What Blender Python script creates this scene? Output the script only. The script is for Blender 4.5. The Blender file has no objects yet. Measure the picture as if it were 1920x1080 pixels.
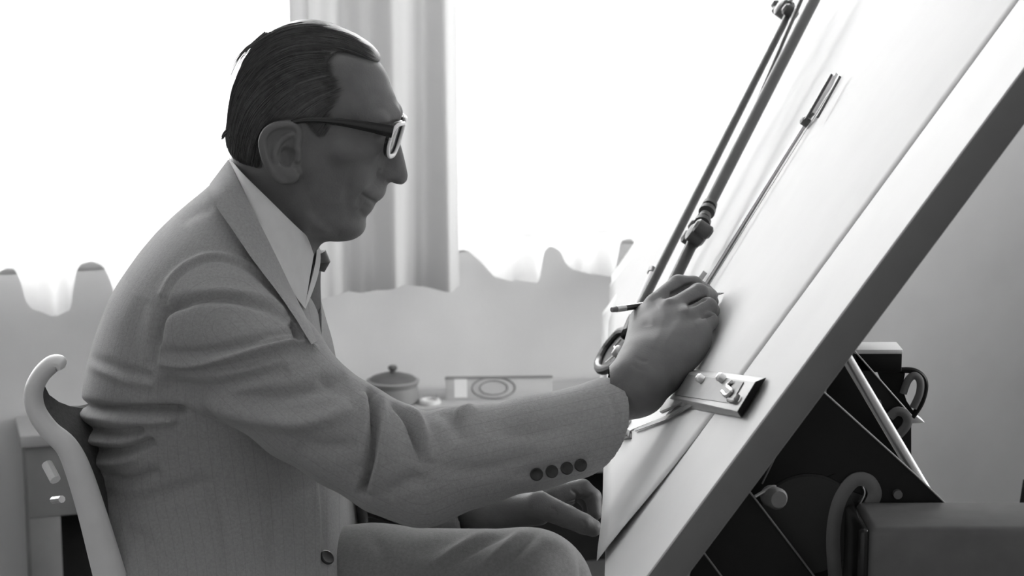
import bpy, bmesh, math, random
import numpy as np
from mathutils import Vector, Matrix
from mathutils.bvhtree import BVHTree

random.seed(7)
rng = np.random.default_rng(7)
SC = bpy.context.scene
COL = SC.collection

# ------------------------------------------------------------------ camera, world, light, exposure
PITCH = math.radians(11.0)
FPX = 4000.0                       # focal length in pixels of the 1920 px frame
ZC = 1.35                          # camera height
cam_d = bpy.data.cameras.new('camera')
cam = bpy.data.objects.new('camera', cam_d)
COL.objects.link(cam)
cam.location = (0, 0, ZC)
cam.rotation_euler = (math.pi / 2 - PITCH, 0, 0)
cam_d.sensor_width = 36.0
cam_d.lens = 36.0 * FPX / 1920.0
cam_d.clip_end = 60
cam_d.dof.use_dof = True
cam_d.dof.focus_distance = 2.27
cam_d.dof.aperture_fstop = 10.0
SC.camera = cam

world = bpy.data.worlds.new('sky')
SC.world = world
world.use_nodes = True
wbg = world.node_tree.nodes['Background']
wbg.inputs[0].default_value = (1, 1, 1, 1)
wbg.inputs[1].default_value = 0.50

WALL_A = math.radians(16.0)
WT = Vector((math.cos(WALL_A), math.sin(WALL_A), 0))      # along the window wall
WN = Vector((math.sin(WALL_A), -math.cos(WALL_A), 0))     # into the room
WO = Vector((0, 4.05, 0))

lamp_d = bpy.data.lights.new('daylight', 'AREA')          # bright overcast daylight outside the window band
lamp_d.shape = 'RECTANGLE'
lamp_d.size = 5.2
lamp_d.size_y = 2.6
lamp_d.energy = 860
lamp = bpy.data.objects.new('daylight', lamp_d)
COL.objects.link(lamp)
lamp.location = WO + WT * (-0.6) - WN * 1.1 + Vector((0, 0, 2.1))
lamp.rotation_euler = Vector((0, 0, -1)).rotation_difference(Vector((WN.x, WN.y, -0.35))).to_euler()

lamp2_d = bpy.data.lights.new('added_side_light', 'AREA')    # added light through an unseen right window, brightens the wall behind the stand
lamp2_d.shape = 'RECTANGLE'
lamp2_d.size = 1.7
lamp2_d.size_y = 1.5
lamp2_d.energy = 170
lamp2 = bpy.data.objects.new('added_side_light', lamp2_d)
COL.objects.link(lamp2)
lamp2.location = (2.95, 2.9, 1.65)
lamp2.rotation_euler = (0, math.radians(90), 0)

vs = SC.view_settings
vs.view_transform = 'Standard'
vs.look = 'None'
vs.gamma = 1
vs.use_curve_mapping = False
vs.exposure = 0.0

# ------------------------------------------------------------------ pixel helpers (1920 x 1080 frame)
CP, SP = math.cos(PITCH), math.sin(PITCH)

def ray(px, py):
    u = (px - 960) / FPX
    v = (540 - py) / FPX
    return Vector((u, CP + v * SP, -SP + v * CP))

CAMP = Vector((0, 0, ZC))

def P(px, py, Y):
    d = ray(px, py)
    return CAMP + d * (Y / d.y)

def PZ(px, py, z):
    d = ray(px, py)
    return CAMP + d * ((z - ZC) / d.z)

def PPL(px, py, q, n):
    d = ray(px, py)
    return CAMP + d * ((q - CAMP).dot(n) / d.dot(n))

def PW(px, py, dd=0.0):
    return PPL(px, py, WO + WN * dd, WN)

def proj(x, y, z):
    zz = z - ZC
    dep = y * CP - zz * SP
    up = y * SP + zz * CP
    return 960 + FPX * x / dep, 540 - FPX * up / dep

# ------------------------------------------------------------------ materials
MATS = {}

def mat(name, c, rough=0.6, spec=0.3, var=0.0, vscale=20.0, bump=0.0, bscale=300.0, metal=0.0, coat=0.0, stretch=None, sheen=0.0):
    m = bpy.data.materials.new(name)
    m.use_nodes = True
    nt = m.node_tree
    b = nt.nodes['Principled BSDF']
    b.inputs['Base Color'].default_value = (c, c, c, 1)
    b.inputs['Roughness'].default_value = rough
    b.inputs['Specular IOR Level'].default_value = spec
    b.inputs['Metallic'].default_value = metal
    b.inputs['Coat Weight'].default_value = coat
    b.inputs['Sheen Weight'].default_value = sheen
    tc = nt.nodes.new('ShaderNodeTexCoord')
    src = tc.outputs['Object']
    if stretch:
        mp = nt.nodes.new('ShaderNodeMapping')
        mp.inputs['Scale'].default_value = stretch
        nt.links.new(src, mp.inputs['Vector'])
        src = mp.outputs['Vector']
    if var:
        n = nt.nodes.new('ShaderNodeTexNoise')
        n.inputs['Scale'].default_value = vscale
        n.inputs['Detail'].default_value = 6
        nt.links.new(src, n.inputs['Vector'])
        r = nt.nodes.new('ShaderNodeValToRGB')
        lo, hi = c * (1 - var), min(1, c * (1 + var))
        r.color_ramp.elements[0].position = 0.3
        r.color_ramp.elements[1].position = 0.7
        r.color_ramp.elements[0].color = (lo, lo, lo, 1)
        r.color_ramp.elements[1].color = (hi, hi, hi, 1)
        nt.links.new(n.outputs['Fac'], r.inputs['Fac'])
        nt.links.new(r.outputs['Color'], b.inputs['Base Color'])
    if bump:
        n2 = nt.nodes.new('ShaderNodeTexNoise')
        n2.inputs['Scale'].default_value = bscale
        n2.inputs['Detail'].default_value = 3
        nt.links.new(src, n2.inputs['Vector'])
        bp = nt.nodes.new('ShaderNodeBump')
        bp.inputs['Strength'].default_value = bump
        bp.inputs['Distance'].default_value = 0.002
        nt.links.new(n2.outputs['Fac'], bp.inputs['Height'])
        nt.links.new(bp.outputs['Normal'], b.inputs['Normal'])
    MATS[name] = m
    return m

M_wall = mat('wall_plaster', 0.60, 0.9, 0.1, 0.05, 6, 0.12, 120)
M_ceil = mat('ceiling_paint', 0.8, 0.9, 0.1, 0.03, 4)
M_floor = mat('floor_linoleum', 0.14, 0.6, 0.3, 0.1, 8)
M_frame = mat('window_frame_paint', 0.55, 0.5, 0.3, 0.04, 10)
M_jacket = mat('wool_jacket', 0.31, 0.95, 0.05, 0.10, 350, 0.35, 900, sheen=0.25)
M_trouser = mat('wool_trousers', 0.22, 0.95, 0.05, 0.10, 300, 0.3, 900, sheen=0.15)
M_shirt = mat('shirt_cotton', 0.62, 0.85, 0.1, 0.03, 60, 0.1, 700)
M_tie = mat('tie_silk', 0.07, 0.6, 0.3, 0.15, 200)
M_skin = mat('skin', 0.135, 0.55, 0.35, 0.10, 45, 0.15, 500)
M_lip = mat('lip_skin', 0.15, 0.5, 0.35, 0.05, 60)
M_hair = mat('hair_oiled', 0.085, 0.42, 0.5, 0.3, 120, 0.3, 400)
M_hair2 = mat('hair_grey_strand', 0.13, 0.4, 0.5, 0.2, 200)
M_black = mat('black_plastic', 0.012, 0.25, 0.5, 0.1, 50)
M_blackp = mat('black_enamel', 0.008, 0.5, 0.2, 0.2, 30)
M_dkmetal = mat('dark_bronzed_metal', 0.05, 0.35, 0.5, 0.15, 60)
M_midmetal = mat('grey_enamel_metal', 0.16, 0.45, 0.5, 0.1, 30)
M_chrome = mat('chrome', 0.85, 0.3, 0.5, 0, metal=1.0)
M_steel = mat('brushed_steel', 0.55, 0.35, 0.5, 0.08, 80, metal=0.8)
M_board = mat('board_lining', 0.66, 0.6, 0.3, 0.02, 12)
M_boardedge = mat('board_edge_wood', 0.18, 0.6, 0.3, 0.05, 30)
M_paper = mat('drawing_paper', 0.69, 0.8, 0.2, 0.015, 15)
M_white = mat('white_plastic_scale', 0.75, 0.4, 0.4, 0.02, 40)
M_scale = mat('ivory_scale', 0.60, 0.45, 0.4, 0.03, 40)
M_rod = mat('dark_grey_tube', 0.075, 0.4, 0.5, 0.1, 40)
M_line = mat('printed_ink', 0.03, 0.6, 0.2, 0.1, 60)
M_chairw = mat('white_lacquered_wood', 0.68, 0.45, 0.35, 0.04, 25)
M_chairpad = mat('charcoal_upholstery', 0.09, 0.95, 0.1, 0.15, 250, 0.3, 600)
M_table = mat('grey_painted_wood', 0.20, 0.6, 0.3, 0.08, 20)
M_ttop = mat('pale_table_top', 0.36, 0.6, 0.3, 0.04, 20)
M_rimglint = mat('pale_rim_reflection', 0.75, 0.2, 0.6, 0.03, 40)
M_void = mat('under_table_shade', 0.015, 0.8, 0.2, 0.2, 20)
M_pot = mat('pot_glaze_grey', 0.22, 0.5, 0.4, 0.08, 30)
M_potlid = mat('pot_lid_dark', 0.09, 0.45, 0.4, 0.1, 30)
M_card = mat('printed_card', 0.50, 0.7, 0.2, 0.05, 30)
M_cardink = mat('card_grey_ink', 0.26, 0.7, 0.2, 0.05, 30)
M_pencil = mat('pencil_black_lacquer', 0.02, 0.3, 0.5, 0.05, 60)
M_pwood = mat('pencil_cedar', 0.30, 0.7, 0.2, 0.1, 80)
M_plate = mat('anodised_plate', 0.34, 0.4, 0.5, 0.05, 40)
M_shoe = mat('shoe_leather', 0.02, 0.35, 0.5, 0.1, 40)
M_btn = mat('dark_horn_button', 0.02, 0.4, 0.5, 0.2, 90)

def add_stripe(m, pitch, width, dark):
    nt = m.node_tree
    b = nt.nodes['Principled BSDF']
    at = nt.nodes.new('ShaderNodeAttribute'); at.attribute_name = 'stripe'
    m1 = nt.nodes.new('ShaderNodeMath'); m1.operation = 'DIVIDE'; m1.inputs[1].default_value = pitch
    m2 = nt.nodes.new('ShaderNodeMath'); m2.operation = 'FRACT'
    m3 = nt.nodes.new('ShaderNodeMath'); m3.operation = 'LESS_THAN'; m3.inputs[1].default_value = width
    mx = nt.nodes.new('ShaderNodeMixRGB'); mx.blend_type = 'MULTIPLY'; mx.inputs[2].default_value = (dark, dark, dark, 1)
    src = b.inputs['Base Color'].links[0].from_socket
    nt.links.new(at.outputs['Fac'], m1.inputs[0]); nt.links.new(m1.outputs[0], m2.inputs[0]); nt.links.new(m2.outputs[0], m3.inputs[0])
    nt.links.new(m3.outputs[0], mx.inputs[0]); nt.links.new(src, mx.inputs[1]); nt.links.new(mx.outputs[0], b.inputs['Base Color'])

M_jkbody = mat('wool_jacket_striped', 0.31, 0.95, 0.05, 0.10, 350, 0.35, 900, sheen=0.25)
add_stripe(M_jkbody, 0.0105, 0.07, 0.88)

def glass(name, rough=0.0, tint=0.95):
    m = bpy.data.materials.new(name)
    m.use_nodes = True
    nt = m.node_tree
    nt.nodes.clear()
    out = nt.nodes.new('ShaderNodeOutputMaterial')
    tr = nt.nodes.new('ShaderNodeBsdfTransparent')
    tr.inputs[0].default_value = (tint, tint, tint, 1)
    gl = nt.nodes.new('ShaderNodeBsdfGlossy')
    gl.inputs['Roughness'].default_value = 0.03
    fr = nt.nodes.new('ShaderNodeFresnel')
    fr.inputs['IOR'].default_value = 1.5
    mx = nt.nodes.new('ShaderNodeMixShader')
    nt.links.new(fr.outputs[0], mx.inputs[0])
    nt.links.new(tr.outputs[0], mx.inputs[1])
    nt.links.new(gl.outputs[0], mx.inputs[2])
    nt.links.new(mx.outputs[0], out.inputs[0])
    return m

M_glass = glass('window_glass')
M_lens = glass('spectacle_lens', tint=0.97)

def cloth(name, c_tl, c_df, transp, wv=0.0):
    """translucent curtain cloth: light passes, scatters and partly shows through the weave"""
    m = bpy.data.materials.new(name)
    m.use_nodes = True
    nt = m.node_tree
    nt.nodes.clear()
    out = nt.nodes.new('ShaderNodeOutputMaterial')
    tl = nt.nodes.new('ShaderNodeBsdfTranslucent')
    tl.inputs[0].default_value = (c_tl,) * 3 + (1,)
    df = nt.nodes.new('ShaderNodeBsdfDiffuse')
    df.inputs[0].default_value = (c_df,) * 3 + (1,)
    a = nt.nodes.new('ShaderNodeAddShader')
    nt.links.new(tl.outputs[0], a.inputs[0])
    nt.links.new(df.outputs[0], a.inputs[1])
    tr = nt.nodes.new('ShaderNodeBsdfTransparent')
    mx = nt.nodes.new('ShaderNodeMixShader')
    tc = nt.nodes.new('ShaderNodeTexCoord')
    n = nt.nodes.new('ShaderNodeTexNoise')
    n.inputs['Scale'].default_value = 40
    nt.links.new(tc.outputs['Object'], n.inputs['Vector'])
    mr = nt.nodes.new('ShaderNodeMapRange')
    mr.inputs['To Min'].default_value = max(0, transp - wv)
    mr.inputs['To Max'].default_value = transp + wv
    nt.links.new(n.outputs['Fac'], mr.inputs['Value'])
    nt.links.new(mr.outputs[0], mx.inputs[0])
    nt.links.new(a.outputs[0], mx.inputs[1])
    nt.links.new(tr.outputs[0], mx.inputs[2])
    nt.links.new(mx.outputs[0], out.inputs[0])
    return m

M_sheer = cloth('sheer_voile', 0.55, 0.38, 0.30, 0.04)
M_drape = cloth('cotton_drape', 0.06, 0.46, 0.0, 0.0)

# ------------------------------------------------------------------ mesh helpers
def link(name, me, material=None, parent=None, smooth=True, flat_angle=None):
    o = bpy.data.objects.new(name, me)
    COL.objects.link(o)
    if material is not None:
        me.materials.append(material)
    if smooth:
        me.polygons.foreach_set('use_smooth', [True] * len(me.polygons))
        if flat_angle:
            me.set_sharp_from_angle(angle=math.radians(flat_angle))
    if parent is not None:
        adopt(o, parent)
    return o

def wloc(o):
    v = Vector(o.location)
    return v

def adopt(o, parent):
    o.parent = parent
    base = ROOTLOC.get(parent.name, Vector((0, 0, 0)))
    o.matrix_parent_inverse = Matrix.Translation(-base)

ROOTLOC = {}

def thing(name, loc, label, cat, group=None):
    o = bpy.data.objects.new(name, None)
    COL.objects.link(o)
    o.location = loc
    o.empty_display_size = 0.05
    ROOTLOC[o.name] = Vector(loc)
    tag(o, label, cat, group)
    return o

def tag(o, label=None, cat=None, group=None, kind=None):
    if label: o['label'] = label
    if cat: o['category'] = cat
    if group: o['group'] = group
    if kind: o['kind'] = kind
    return o

class MB:
    def __init__(self):
        self.v = []
        self.f = []
    def add(self, vs_, fs_):
        n = len(self.v)
        self.v += [tuple(v) for v in vs_]
        self.f += [tuple(i + n for i in f) for f in fs_]
        return self
    def tube(self, pts, rad, n=12, cap=True, flat=None, up=None):
        """swept round (or flattened: flat = width/height ratio, along up) tube"""
        pts = [Vector(p) for p in pts]
        if not hasattr(rad, '__len__'):
            rad = [rad] * len(pts)
        t0 = (pts[1] - pts[0]).normalized()
        u = Vector(up) if up is not None else (Vector((0, 0, 1)) if abs(t0.z) < 0.9 else Vector((1, 0, 0)))
        vs_ = []
        for i, p in enumerate(pts):
            t = (pts[min(i + 1, len(pts) - 1)] - pts[max(i - 1, 0)]).normalized()
            u = (u - t * u.dot(t)).normalized()
            w = t.cross(u)
            r = rad[i]
            ru, rw = (r, r) if not hasattr(r, '__len__') else r
            for k in range(n):
                a = 2 * math.pi * (k + 0.5) / n
                vs_.append(p + u * math.cos(a) * ru + w * math.sin(a) * rw)
        fs_ = []
        for i in range(len(pts) - 1):
            for k in range(n):
                k2 = (k + 1) % n
                fs_.append((i * n + k, i * n + k2, (i + 1) * n + k2, (i + 1) * n + k))
        if cap:
            fs_.append(tuple(range(n - 1, -1, -1)))
            m = (len(pts) - 1) * n
            fs_.append(tuple(m + k for k in range(n)))
        return self.add(vs_, fs_)
    def prism(self, poly, vec):
        poly = [Vector(p) for p in poly]
        vec = Vector(vec)
        n = len(poly)
        vs_ = poly + [p + vec for p in poly]
        fs_ = [tuple(range(n - 1, -1, -1)), tuple(range(n, 2 * n))]
        for i in range(n):
            j = (i + 1) % n
            fs_.append((i, j, n + j, n + i))
        return self.add(vs_, fs_)
    def box(self, c, ax, ay, az):
        c, ax, ay, az = Vector(c), Vector(ax), Vector(ay), Vector(az)
        return self.prism([c - ax - ay - az, c + ax - ay - az, c + ax + ay - az, c - ax + ay - az], az * 2)
    def lathe(self, prof, c, axis=(0, 0, 1), n=32):
        """prof: list of (radius, height) bottom to top"""
        c = Vector(c)
        a = Vector(axis).normalized()
        u = a.orthogonal().normalized()
        w = a.cross(u)
        vs_ = []
        for r, h in prof:
            for k in range(n):
                t = 2 * math.pi * k / n
                vs_.append(c + a * h + (u * math.cos(t) + w * math.sin(t)) * max(r, 1e-5))
        fs_ = []
        for i in range(len(prof) - 1):
            for k in range(n):
                k2 = (k + 1) % n
                fs_.append((i * n + k, i * n + k2, (i + 1) * n + k2, (i + 1) * n + k))
        fs_.append(tuple(range(n - 1, -1, -1)))
        m = (len(prof) - 1) * n
        fs_.append(tuple(m + k for k in range(n)))
        return self.add(vs_, fs_)
    def sheet(self, rows, thick=None):
        """grid of points; thick = offset vector or function -> closed slab"""
        R, C = len(rows), len(rows[0])
        top = [Vector(p) for r in rows for p in r]
        fs_ = []
        for i in range(R - 1):
            for j in range(C - 1):
                fs_.append((i * C + j, i * C + j + 1, (i + 1) * C + j + 1, (i + 1) * C + j))
        if thick is None:
            return self.add(top, fs_)
        t = Vector(thick)
        n = R * C
        vs_ = top + [p + t for p in top]
        fs2 = fs_ + [tuple(n + i for i in reversed(f)) for f in fs_]
        rim = [j for j in range(C)] + [i * C + C - 1 for i in range(1, R)] + [(R - 1) * C + j for j in range(C - 2, -1, -1)] + [i * C for i in range(R - 2, 0, -1)]
        for a, b in zip(rim, rim[1:] + rim[:1]):
            fs2.append((b, a, n + a, n + b))
        return self.add(vs_, fs2)
    def build(self, name, material=None, parent=None, bevel=0.0, seg=2, smooth=True, angle=35, orig=None):
        me = bpy.data.meshes.new(name)
        me.from_pydata(self.v, [], self.f)
        bm = bmesh.new()
        bm.from_mesh(me)
        bmesh.ops.recalc_face_normals(bm, faces=bm.faces)
        if bevel:
            es = [e for e in bm.edges if len(e.link_faces) == 2 and e.calc_face_angle(0) > math.radians(40)]
            bmesh.ops.bevel(bm, geom=es, offset=bevel, segments=seg, affect='EDGES', profile=0.5, clamp_overlap=True)
        bm.to_mesh(me)
        bm.free()
        return link(name, me, material, parent, smooth, angle)

def spline(pts, n=8):
    """Catmull-Rom through tuples of any length"""
    pts = [np.array(p, float) for p in pts]
    out = []
    for i in range(len(pts) - 1):
        p0 = pts[max(i - 1, 0)]; p1 = pts[i]; p2 = pts[i + 1]; p3 = pts[min(i + 2, len(pts) - 1)]
        for k in range(n):
            t = k / n
            out.append(0.5 * ((2 * p1) + (p2 - p0) * t + (2 * p0 - 5 * p1 + 4 * p2 - p3) * t * t + (3 * p1 - p0 - 3 * p2 + p3) * t ** 3))
    out.append(pts[-1])
    return out

# ---- implicit surfaces -> one continuous mesh (surface nets)
def nets(F, o, h):
    s = F < 0
    nx, ny, nz = F.shape
    cnt = np.zeros((nx - 1, ny - 1, nz - 1), np.int8)
    for a in (0, 1):
        for b in (0, 1):
            for c in (0, 1):
                cnt += s[a:nx - 1 + a, b:ny - 1 + b, c:nz - 1 + c]
    act = (cnt > 0) & (cnt < 8)
    idx = np.full(act.shape, -1, np.int32)
    I = np.argwhere(act)
    idx[act] = np.arange(len(I))
    acc = np.zeros((len(I), 3)); num = np.zeros(len(I))
    cs = [(a, b, c) for a in (0, 1) for b in (0, 1) for c in (0, 1)]
    val = {c: F[I[:, 0] + c[0], I[:, 1] + c[1], I[:, 2] + c[2]].astype(float) for c in cs}
    for c in cs:
        for ax in range(3):
            if c[ax] == 0:
                d = list(c); d[ax] = 1; d = tuple(d)
                va, vb = val[c], val[d]
                m = (va < 0) != (vb < 0)
                t = np.where(m, va / np.where(m, va - vb, 1), 0)
                p = np.array(c, float)[None, :].repeat(len(I), 0)
                p[:, ax] += t
                acc += p * m[:, None]; num += m
    V = (I + acc / num[:, None]) * h + np.array(o)
    Q = []
    for ax in range(3):
        sl = [slice(1, -1)] * 3
        s0 = list(sl); s1 = list(sl)
        s0[ax] = slice(0, -1); s1[ax] = slice(1, None)
        e = s[tuple(s0)] != s[tuple(s1)]
        neg = s[tuple(s0)][e]
        J = np.argwhere(e)
        off = np.array([1, 1, 1]); off[ax] = 0
        J = J + off
        b, c = (ax + 1) % 3, (ax + 2) % 3
        def cell(db, dc):
            K = J.copy(); K[:, b] += db; K[:, c] += dc
            return idx[K[:, 0], K[:, 1], K[:, 2]]
        q = np.stack([cell(-1, -1), cell(0, -1), cell(0, 0), cell(-1, 0)], 1)
        q[~neg] = q[~neg][:, ::-1]
        Q.append(q)
    Q = np.concatenate(Q)
    return V, Q[(Q >= 0).all(1)]

def vnormals(V, Q):
    n = np.cross(V[Q[:, 2]] - V[Q[:, 0]], V[Q[:, 3]] - V[Q[:, 1]])
    N = np.zeros_like(V)
    for k in range(4):
        for a in range(3):
            N[:, a] += np.bincount(Q[:, k], n[:, a], len(V))
    return N / np.maximum(np.linalg.norm(N, axis=1), 1e-12)[:, None]

def relax(V, Q, it=2, lam=0.5):
    a = np.concatenate([Q[:, i] for i in range(4)] + [Q[:, (i + 1) % 4] for i in range(4)])
    b = np.concatenate([Q[:, (i + 1) % 4] for i in range(4)] + [Q[:, i] for i in range(4)])
    cnt = np.bincount(a, minlength=len(V)).astype(float)
    for _ in range(it):
        m = np.stack([np.bincount(a, V[b, k], len(V)) for k in range(3)], 1) / np.maximum(cnt, 1)[:, None]
        V = V + lam * (m - V)
    return V

def np_mesh(name, V, Q):
    me = bpy.data.meshes.new(name)
    me.vertices.add(len(V))
    me.vertices.foreach_set('co', V.astype(np.float32).ravel())
    me.loops.add(len(Q) * 4)
    me.loops.foreach_set('vertex_index', Q.astype(np.int32).ravel())
    me.polygons.add(len(Q))
    me.polygons.foreach_set('loop_start', np.arange(0, len(Q) * 4, 4, dtype=np.int32))
    me.polygons.foreach_set('loop_total', np.full(len(Q), 4, np.int32))
    me.update(calc_edges=True)
    me.validate()
    return me

class Vol:
    def __init__(self, lo, hi, h):
        self.h = h
        self.o = np.array(lo, float)
        n = [int(math.ceil((hi[i] - lo[i]) / h)) + 1 for i in range(3)]
        self.x = (lo[0] + h * np.arange(n[0]))[:, None, None].astype(np.float32)
        self.y = (lo[1] + h * np.arange(n[1]))[None, :, None].astype(np.float32)
        self.z = (lo[2] + h * np.arange(n[2]))[None, None, :].astype(np.float32)
        self.F = np.full(n, 1.0, np.float32)
    def _sub(self, lo, hi):
        sl = []
        for ax, g in enumerate((self.x, self.y, self.z)):
            n = self.F.shape[ax]
            i0 = int(math.floor((lo[ax] - self.o[ax]) / self.h)); i1 = int(math.ceil((hi[ax] - self.o[ax]) / self.h)) + 1
            sl.append(slice(min(max(i0, 0), n), min(max(i1, 0), n)))
        return tuple(sl)
    def cap(self, a, b, r1, r2, flat=None, m=.035):
        """tapered capsule, evaluated round itself only; flat=(axis, s): squashed to s along axis -> (slices, values)"""
        a = np.array(a, np.float32); b = np.array(b, np.float32)
        R_ = max(r1, r2) + m
        sl = self._sub(np.minimum(a, b) - R_, np.maximum(a, b) + R_)
        d = b - a
        L = float(d @ d) + 1e-12
        X, Y, Z = self.x[sl[0]] - a[0], self.y[:, sl[1]] - a[1], self.z[:, :, sl[2]] - a[2]
        t = np.clip((X * d[0] + Y * d[1] + Z * d[2]) / L, 0, 1)
        X = X - t * d[0]; Y = Y - t * d[1]; Z = Z - t * d[2]
        q = X * X + Y * Y + Z * Z
        if flat is not None:
            n, s = np.array(flat[0], np.float32), flat[1]
            n = n / np.linalg.norm(n)
            c = X * n[0] + Y * n[1] + Z * n[2]
            q = q + c * c * (1 / (s * s) - 1)
        return sl, np.sqrt(q) - (r1 + (r2 - r1) * t)
    def ell(self, c, r, m=.03):
        c = np.array(c, np.float32); rr = np.array(r) + m
        sl = self._sub(c - rr, c + rr)
        X, Y, Z = self.x[sl[0]] - c[0], self.y[:, sl[1]] - c[1], self.z[:, :, sl[2]] - c[2]
        q = np.sqrt((X / r[0]) ** 2 + (Y / r[1]) ** 2 + (Z / r[2]) ** 2)
        return sl, (q - 1) * min(r)
    def full(self, f):
        if isinstance(f, tuple):
            A = np.full(self.F.shape, 1.0, np.float32); A[f[0]] = f[1]
            return A
        return f
    def chain(self, pts, k):
        A = np.full(self.F.shape, 1.0, np.float32)
        for (a, ra), (b, rb_) in zip(pts[:-1], pts[1:]):
            sl, v = self.cap(a, b, ra, rb_)
            A[sl] = smin(A[sl], v, k)
        return A
    def add(self, f, k=0.0):
        if isinstance(f, tuple):
            self.F[f[0]] = smin(self.F[f[0]], f[1], k)
        else:
            self.F = smin(self.F, f, k)
    def mesh(self, it=1):
        V, Q = nets(self.F, self.o, self.h)
        return relax(V, Q, it), Q

def smin(a, b, k):
    if k <= 0:
        return np.minimum(a, b)
    h = np.clip(0.5 + 0.5 * (b - a) / k, 0, 1)
    return b + (a - b) * h - k * h * (1 - h)

def smax(a, b, k):
    return -smin(-a, -b, k)

def polydist(U, V, poly, closed=True):
    """distance (px) to a polyline, sign +inside for closed, +left for open; returns d, t(0..1)"""
    pts = [np.array(p[:2], float) for p in poly]
    n = len(pts)
    best = np.full(np.shape(U), 1e9)
    side = np.zeros(np.shape(U))
    tt = np.zeros(np.shape(U))
    inside = np.zeros(np.shape(U), bool)
    m = n if closed else n - 1
    for i in range(m):
        a, b = pts[i], pts[(i + 1) % n]
        d = b - a
        L = d @ d + 1e-9
        t = np.clip(((U - a[0]) * d[0] + (V - a[1]) * d[1]) / L, 0, 1)
        q = (U - a[0] - t * d[0]) ** 2 + (V - a[1] - t * d[1]) ** 2
        c = np.sign(d[0] * (V - a[1]) - d[1] * (U - a[0]))
        mm = q < best
        best = np.where(mm, q, best)
        side = np.where(mm, c, side)
        tt = np.where(mm, (i + t) / m, tt)
        if closed:
            cr = ((a[1] > V) != (b[1] > V)) & (U < (b[0] - a[0]) * (V - a[1]) / (b[1] - a[1] + 1e-12) + a[0])
            inside ^= cr
    best = np.sqrt(best)
    if closed:
        return np.where(inside, best, -best), tt
    return best * np.where(side == 0, 1, side), tt

def field(U, V, ctrl, s=42.0):
    num = np.zeros(U.shape); den = np.zeros(U.shape)
    for u, v, w in ctrl:
        q = (U - u) ** 2 + (V - v) ** 2
        g = np.exp(-q / (s * s)) + 1e-5 / (1 + q / (s * s))
        num += g * w; den += g
    return num / den

def blur(A, n=2, r=2):
    for _ in range(n):
        for ax in (0, 1):
            B = np.zeros_like(A)
            for k in range(-r, r + 1):
                B += np.take(A, np.clip(np.arange(A.shape[ax]) + k, 0, A.shape[ax] - 1), axis=ax)
            A = B / (2 * r + 1)
    return A

def sculpt(V, Q, strokes, mirror=None, both=False):
    """push surface points along their normals along drawn folds: (polyline px, width px, mm, kind)"""
    N = vnormals(V, Q)
    W = V.copy()
    NN = N.copy()
    if mirror is not None:
        far = V[:, 1] > mirror
        W[far, 1] = 2 * mirror - W[far, 1]
        NN[far, 1] *= -1
    U_, V_ = proj(W[:, 0], W[:, 1], W[:, 2])
    view = W - np.array([0, 0, ZC])
    view /= np.linalg.norm(view, axis=1)[:, None]
    face = np.clip(-(NN * view).sum(1) * 2.0 + 0.1, 0, 1)
    disp = np.zeros(len(V))
    for st in strokes:
        poly, w, amp, kind = st[:4]
        side = st[4] if len(st) > 4 else None
        if len(poly) > 2:
            poly = spline(poly, 4)
        xs = [p[0] for p in poly]; ys = [p[1] for p in poly]
        mgn = 4 * w
        sel = np.where((U_ > min(xs) - mgn) & (U_ < max(xs) + mgn) & (V_ > min(ys) - mgn) & (V_ < max(ys) + mgn))[0]
        if side is not None:
            sel = sel[side(W[sel])]
        if len(sel) == 0:
            continue
        s, t = polydist(U_[sel], V_[sel], poly, closed=False)
        x = s / w
        env = np.exp(-x * x) if kind != 'step' else None
        end = np.sin(np.pi * np.clip(t, 0.0, 1.0)) ** 0.5 if kind[-1] != '!' else 1.0
        if kind.startswith('g'):            # groove / ridge by sign of amp
            v = -amp * env
        elif kind.startswith('f'):          # fold: ridge on the left of the stroke, valley on its right
            v = amp * x * np.exp(-x * x) * 1.6
        disp[sel] += v * end * 0.001
    return V + N * (disp * face)[:, None]

# ================================================================== THE SETTING
def struct(o):
    o['kind'] = 'structure'
    return o

RX0, RX1, RYF, RH = -2.6, 2.4, -0.9, 2.7       # room

def wall_pt(t, dd, z):
    p = WO + WT * t + WN * dd
    return Vector((p.x, p.y, z))

def wbox(mb, t0, t1, d0, d1, z0, z1):
    return mb.box(wall_pt((t0 + t1) / 2, (d0 + d1) / 2, (z0 + z1) / 2), WT * (t1 - t0) / 2, WN * (d1 - d0) / 2, Vector((0, 0, (z1 - z0) / 2)))

SILL = PW(95, 490).z              # bottom of the window band
WIN_T0, WIN_T1, WIN_TOP = -2.3, 0.62, 2.35
mb = MB()
wbox(mb, -2.75, 2.6, -0.18, 0, 0, SILL)
wbox(mb, -2.75, 2.6, -0.18, 0, WIN_TOP, RH)
wbox(mb, -2.75, WIN_T0, -0.18, 0, SILL, WIN_TOP)
wbox(mb, WIN_T1, 2.6, -0.18, 0, SILL, WIN_TOP)
struct(mb.build('wall_back', M_wall, smooth=False))
mb = MB(); mb.box((0, 1.9, -0.05), (3.2, 0, 0), (0, 3.0, 0), (0, 0, 0.05)); struct(mb.build('floor', M_floor, smooth=False))
mb = MB(); mb.box((0, 1.9, RH + 0.05), (3.2, 0, 0), (0, 3.0, 0), (0, 0, 0.05)); struct(mb.build('ceiling', M_ceil, smooth=False))
mb = MB(); mb.box((RX0 - 0.05, 1.2, RH / 2), (0.05, 0, 0), (0, 2.2, 0), (0, 0, RH / 2)); struct(mb.build('wall_left', M_wall, smooth=False))
mb = MB()
WY0, WY1, WZ0, WZ1 = 2.1, 3.7, 0.9, 2.35
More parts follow.
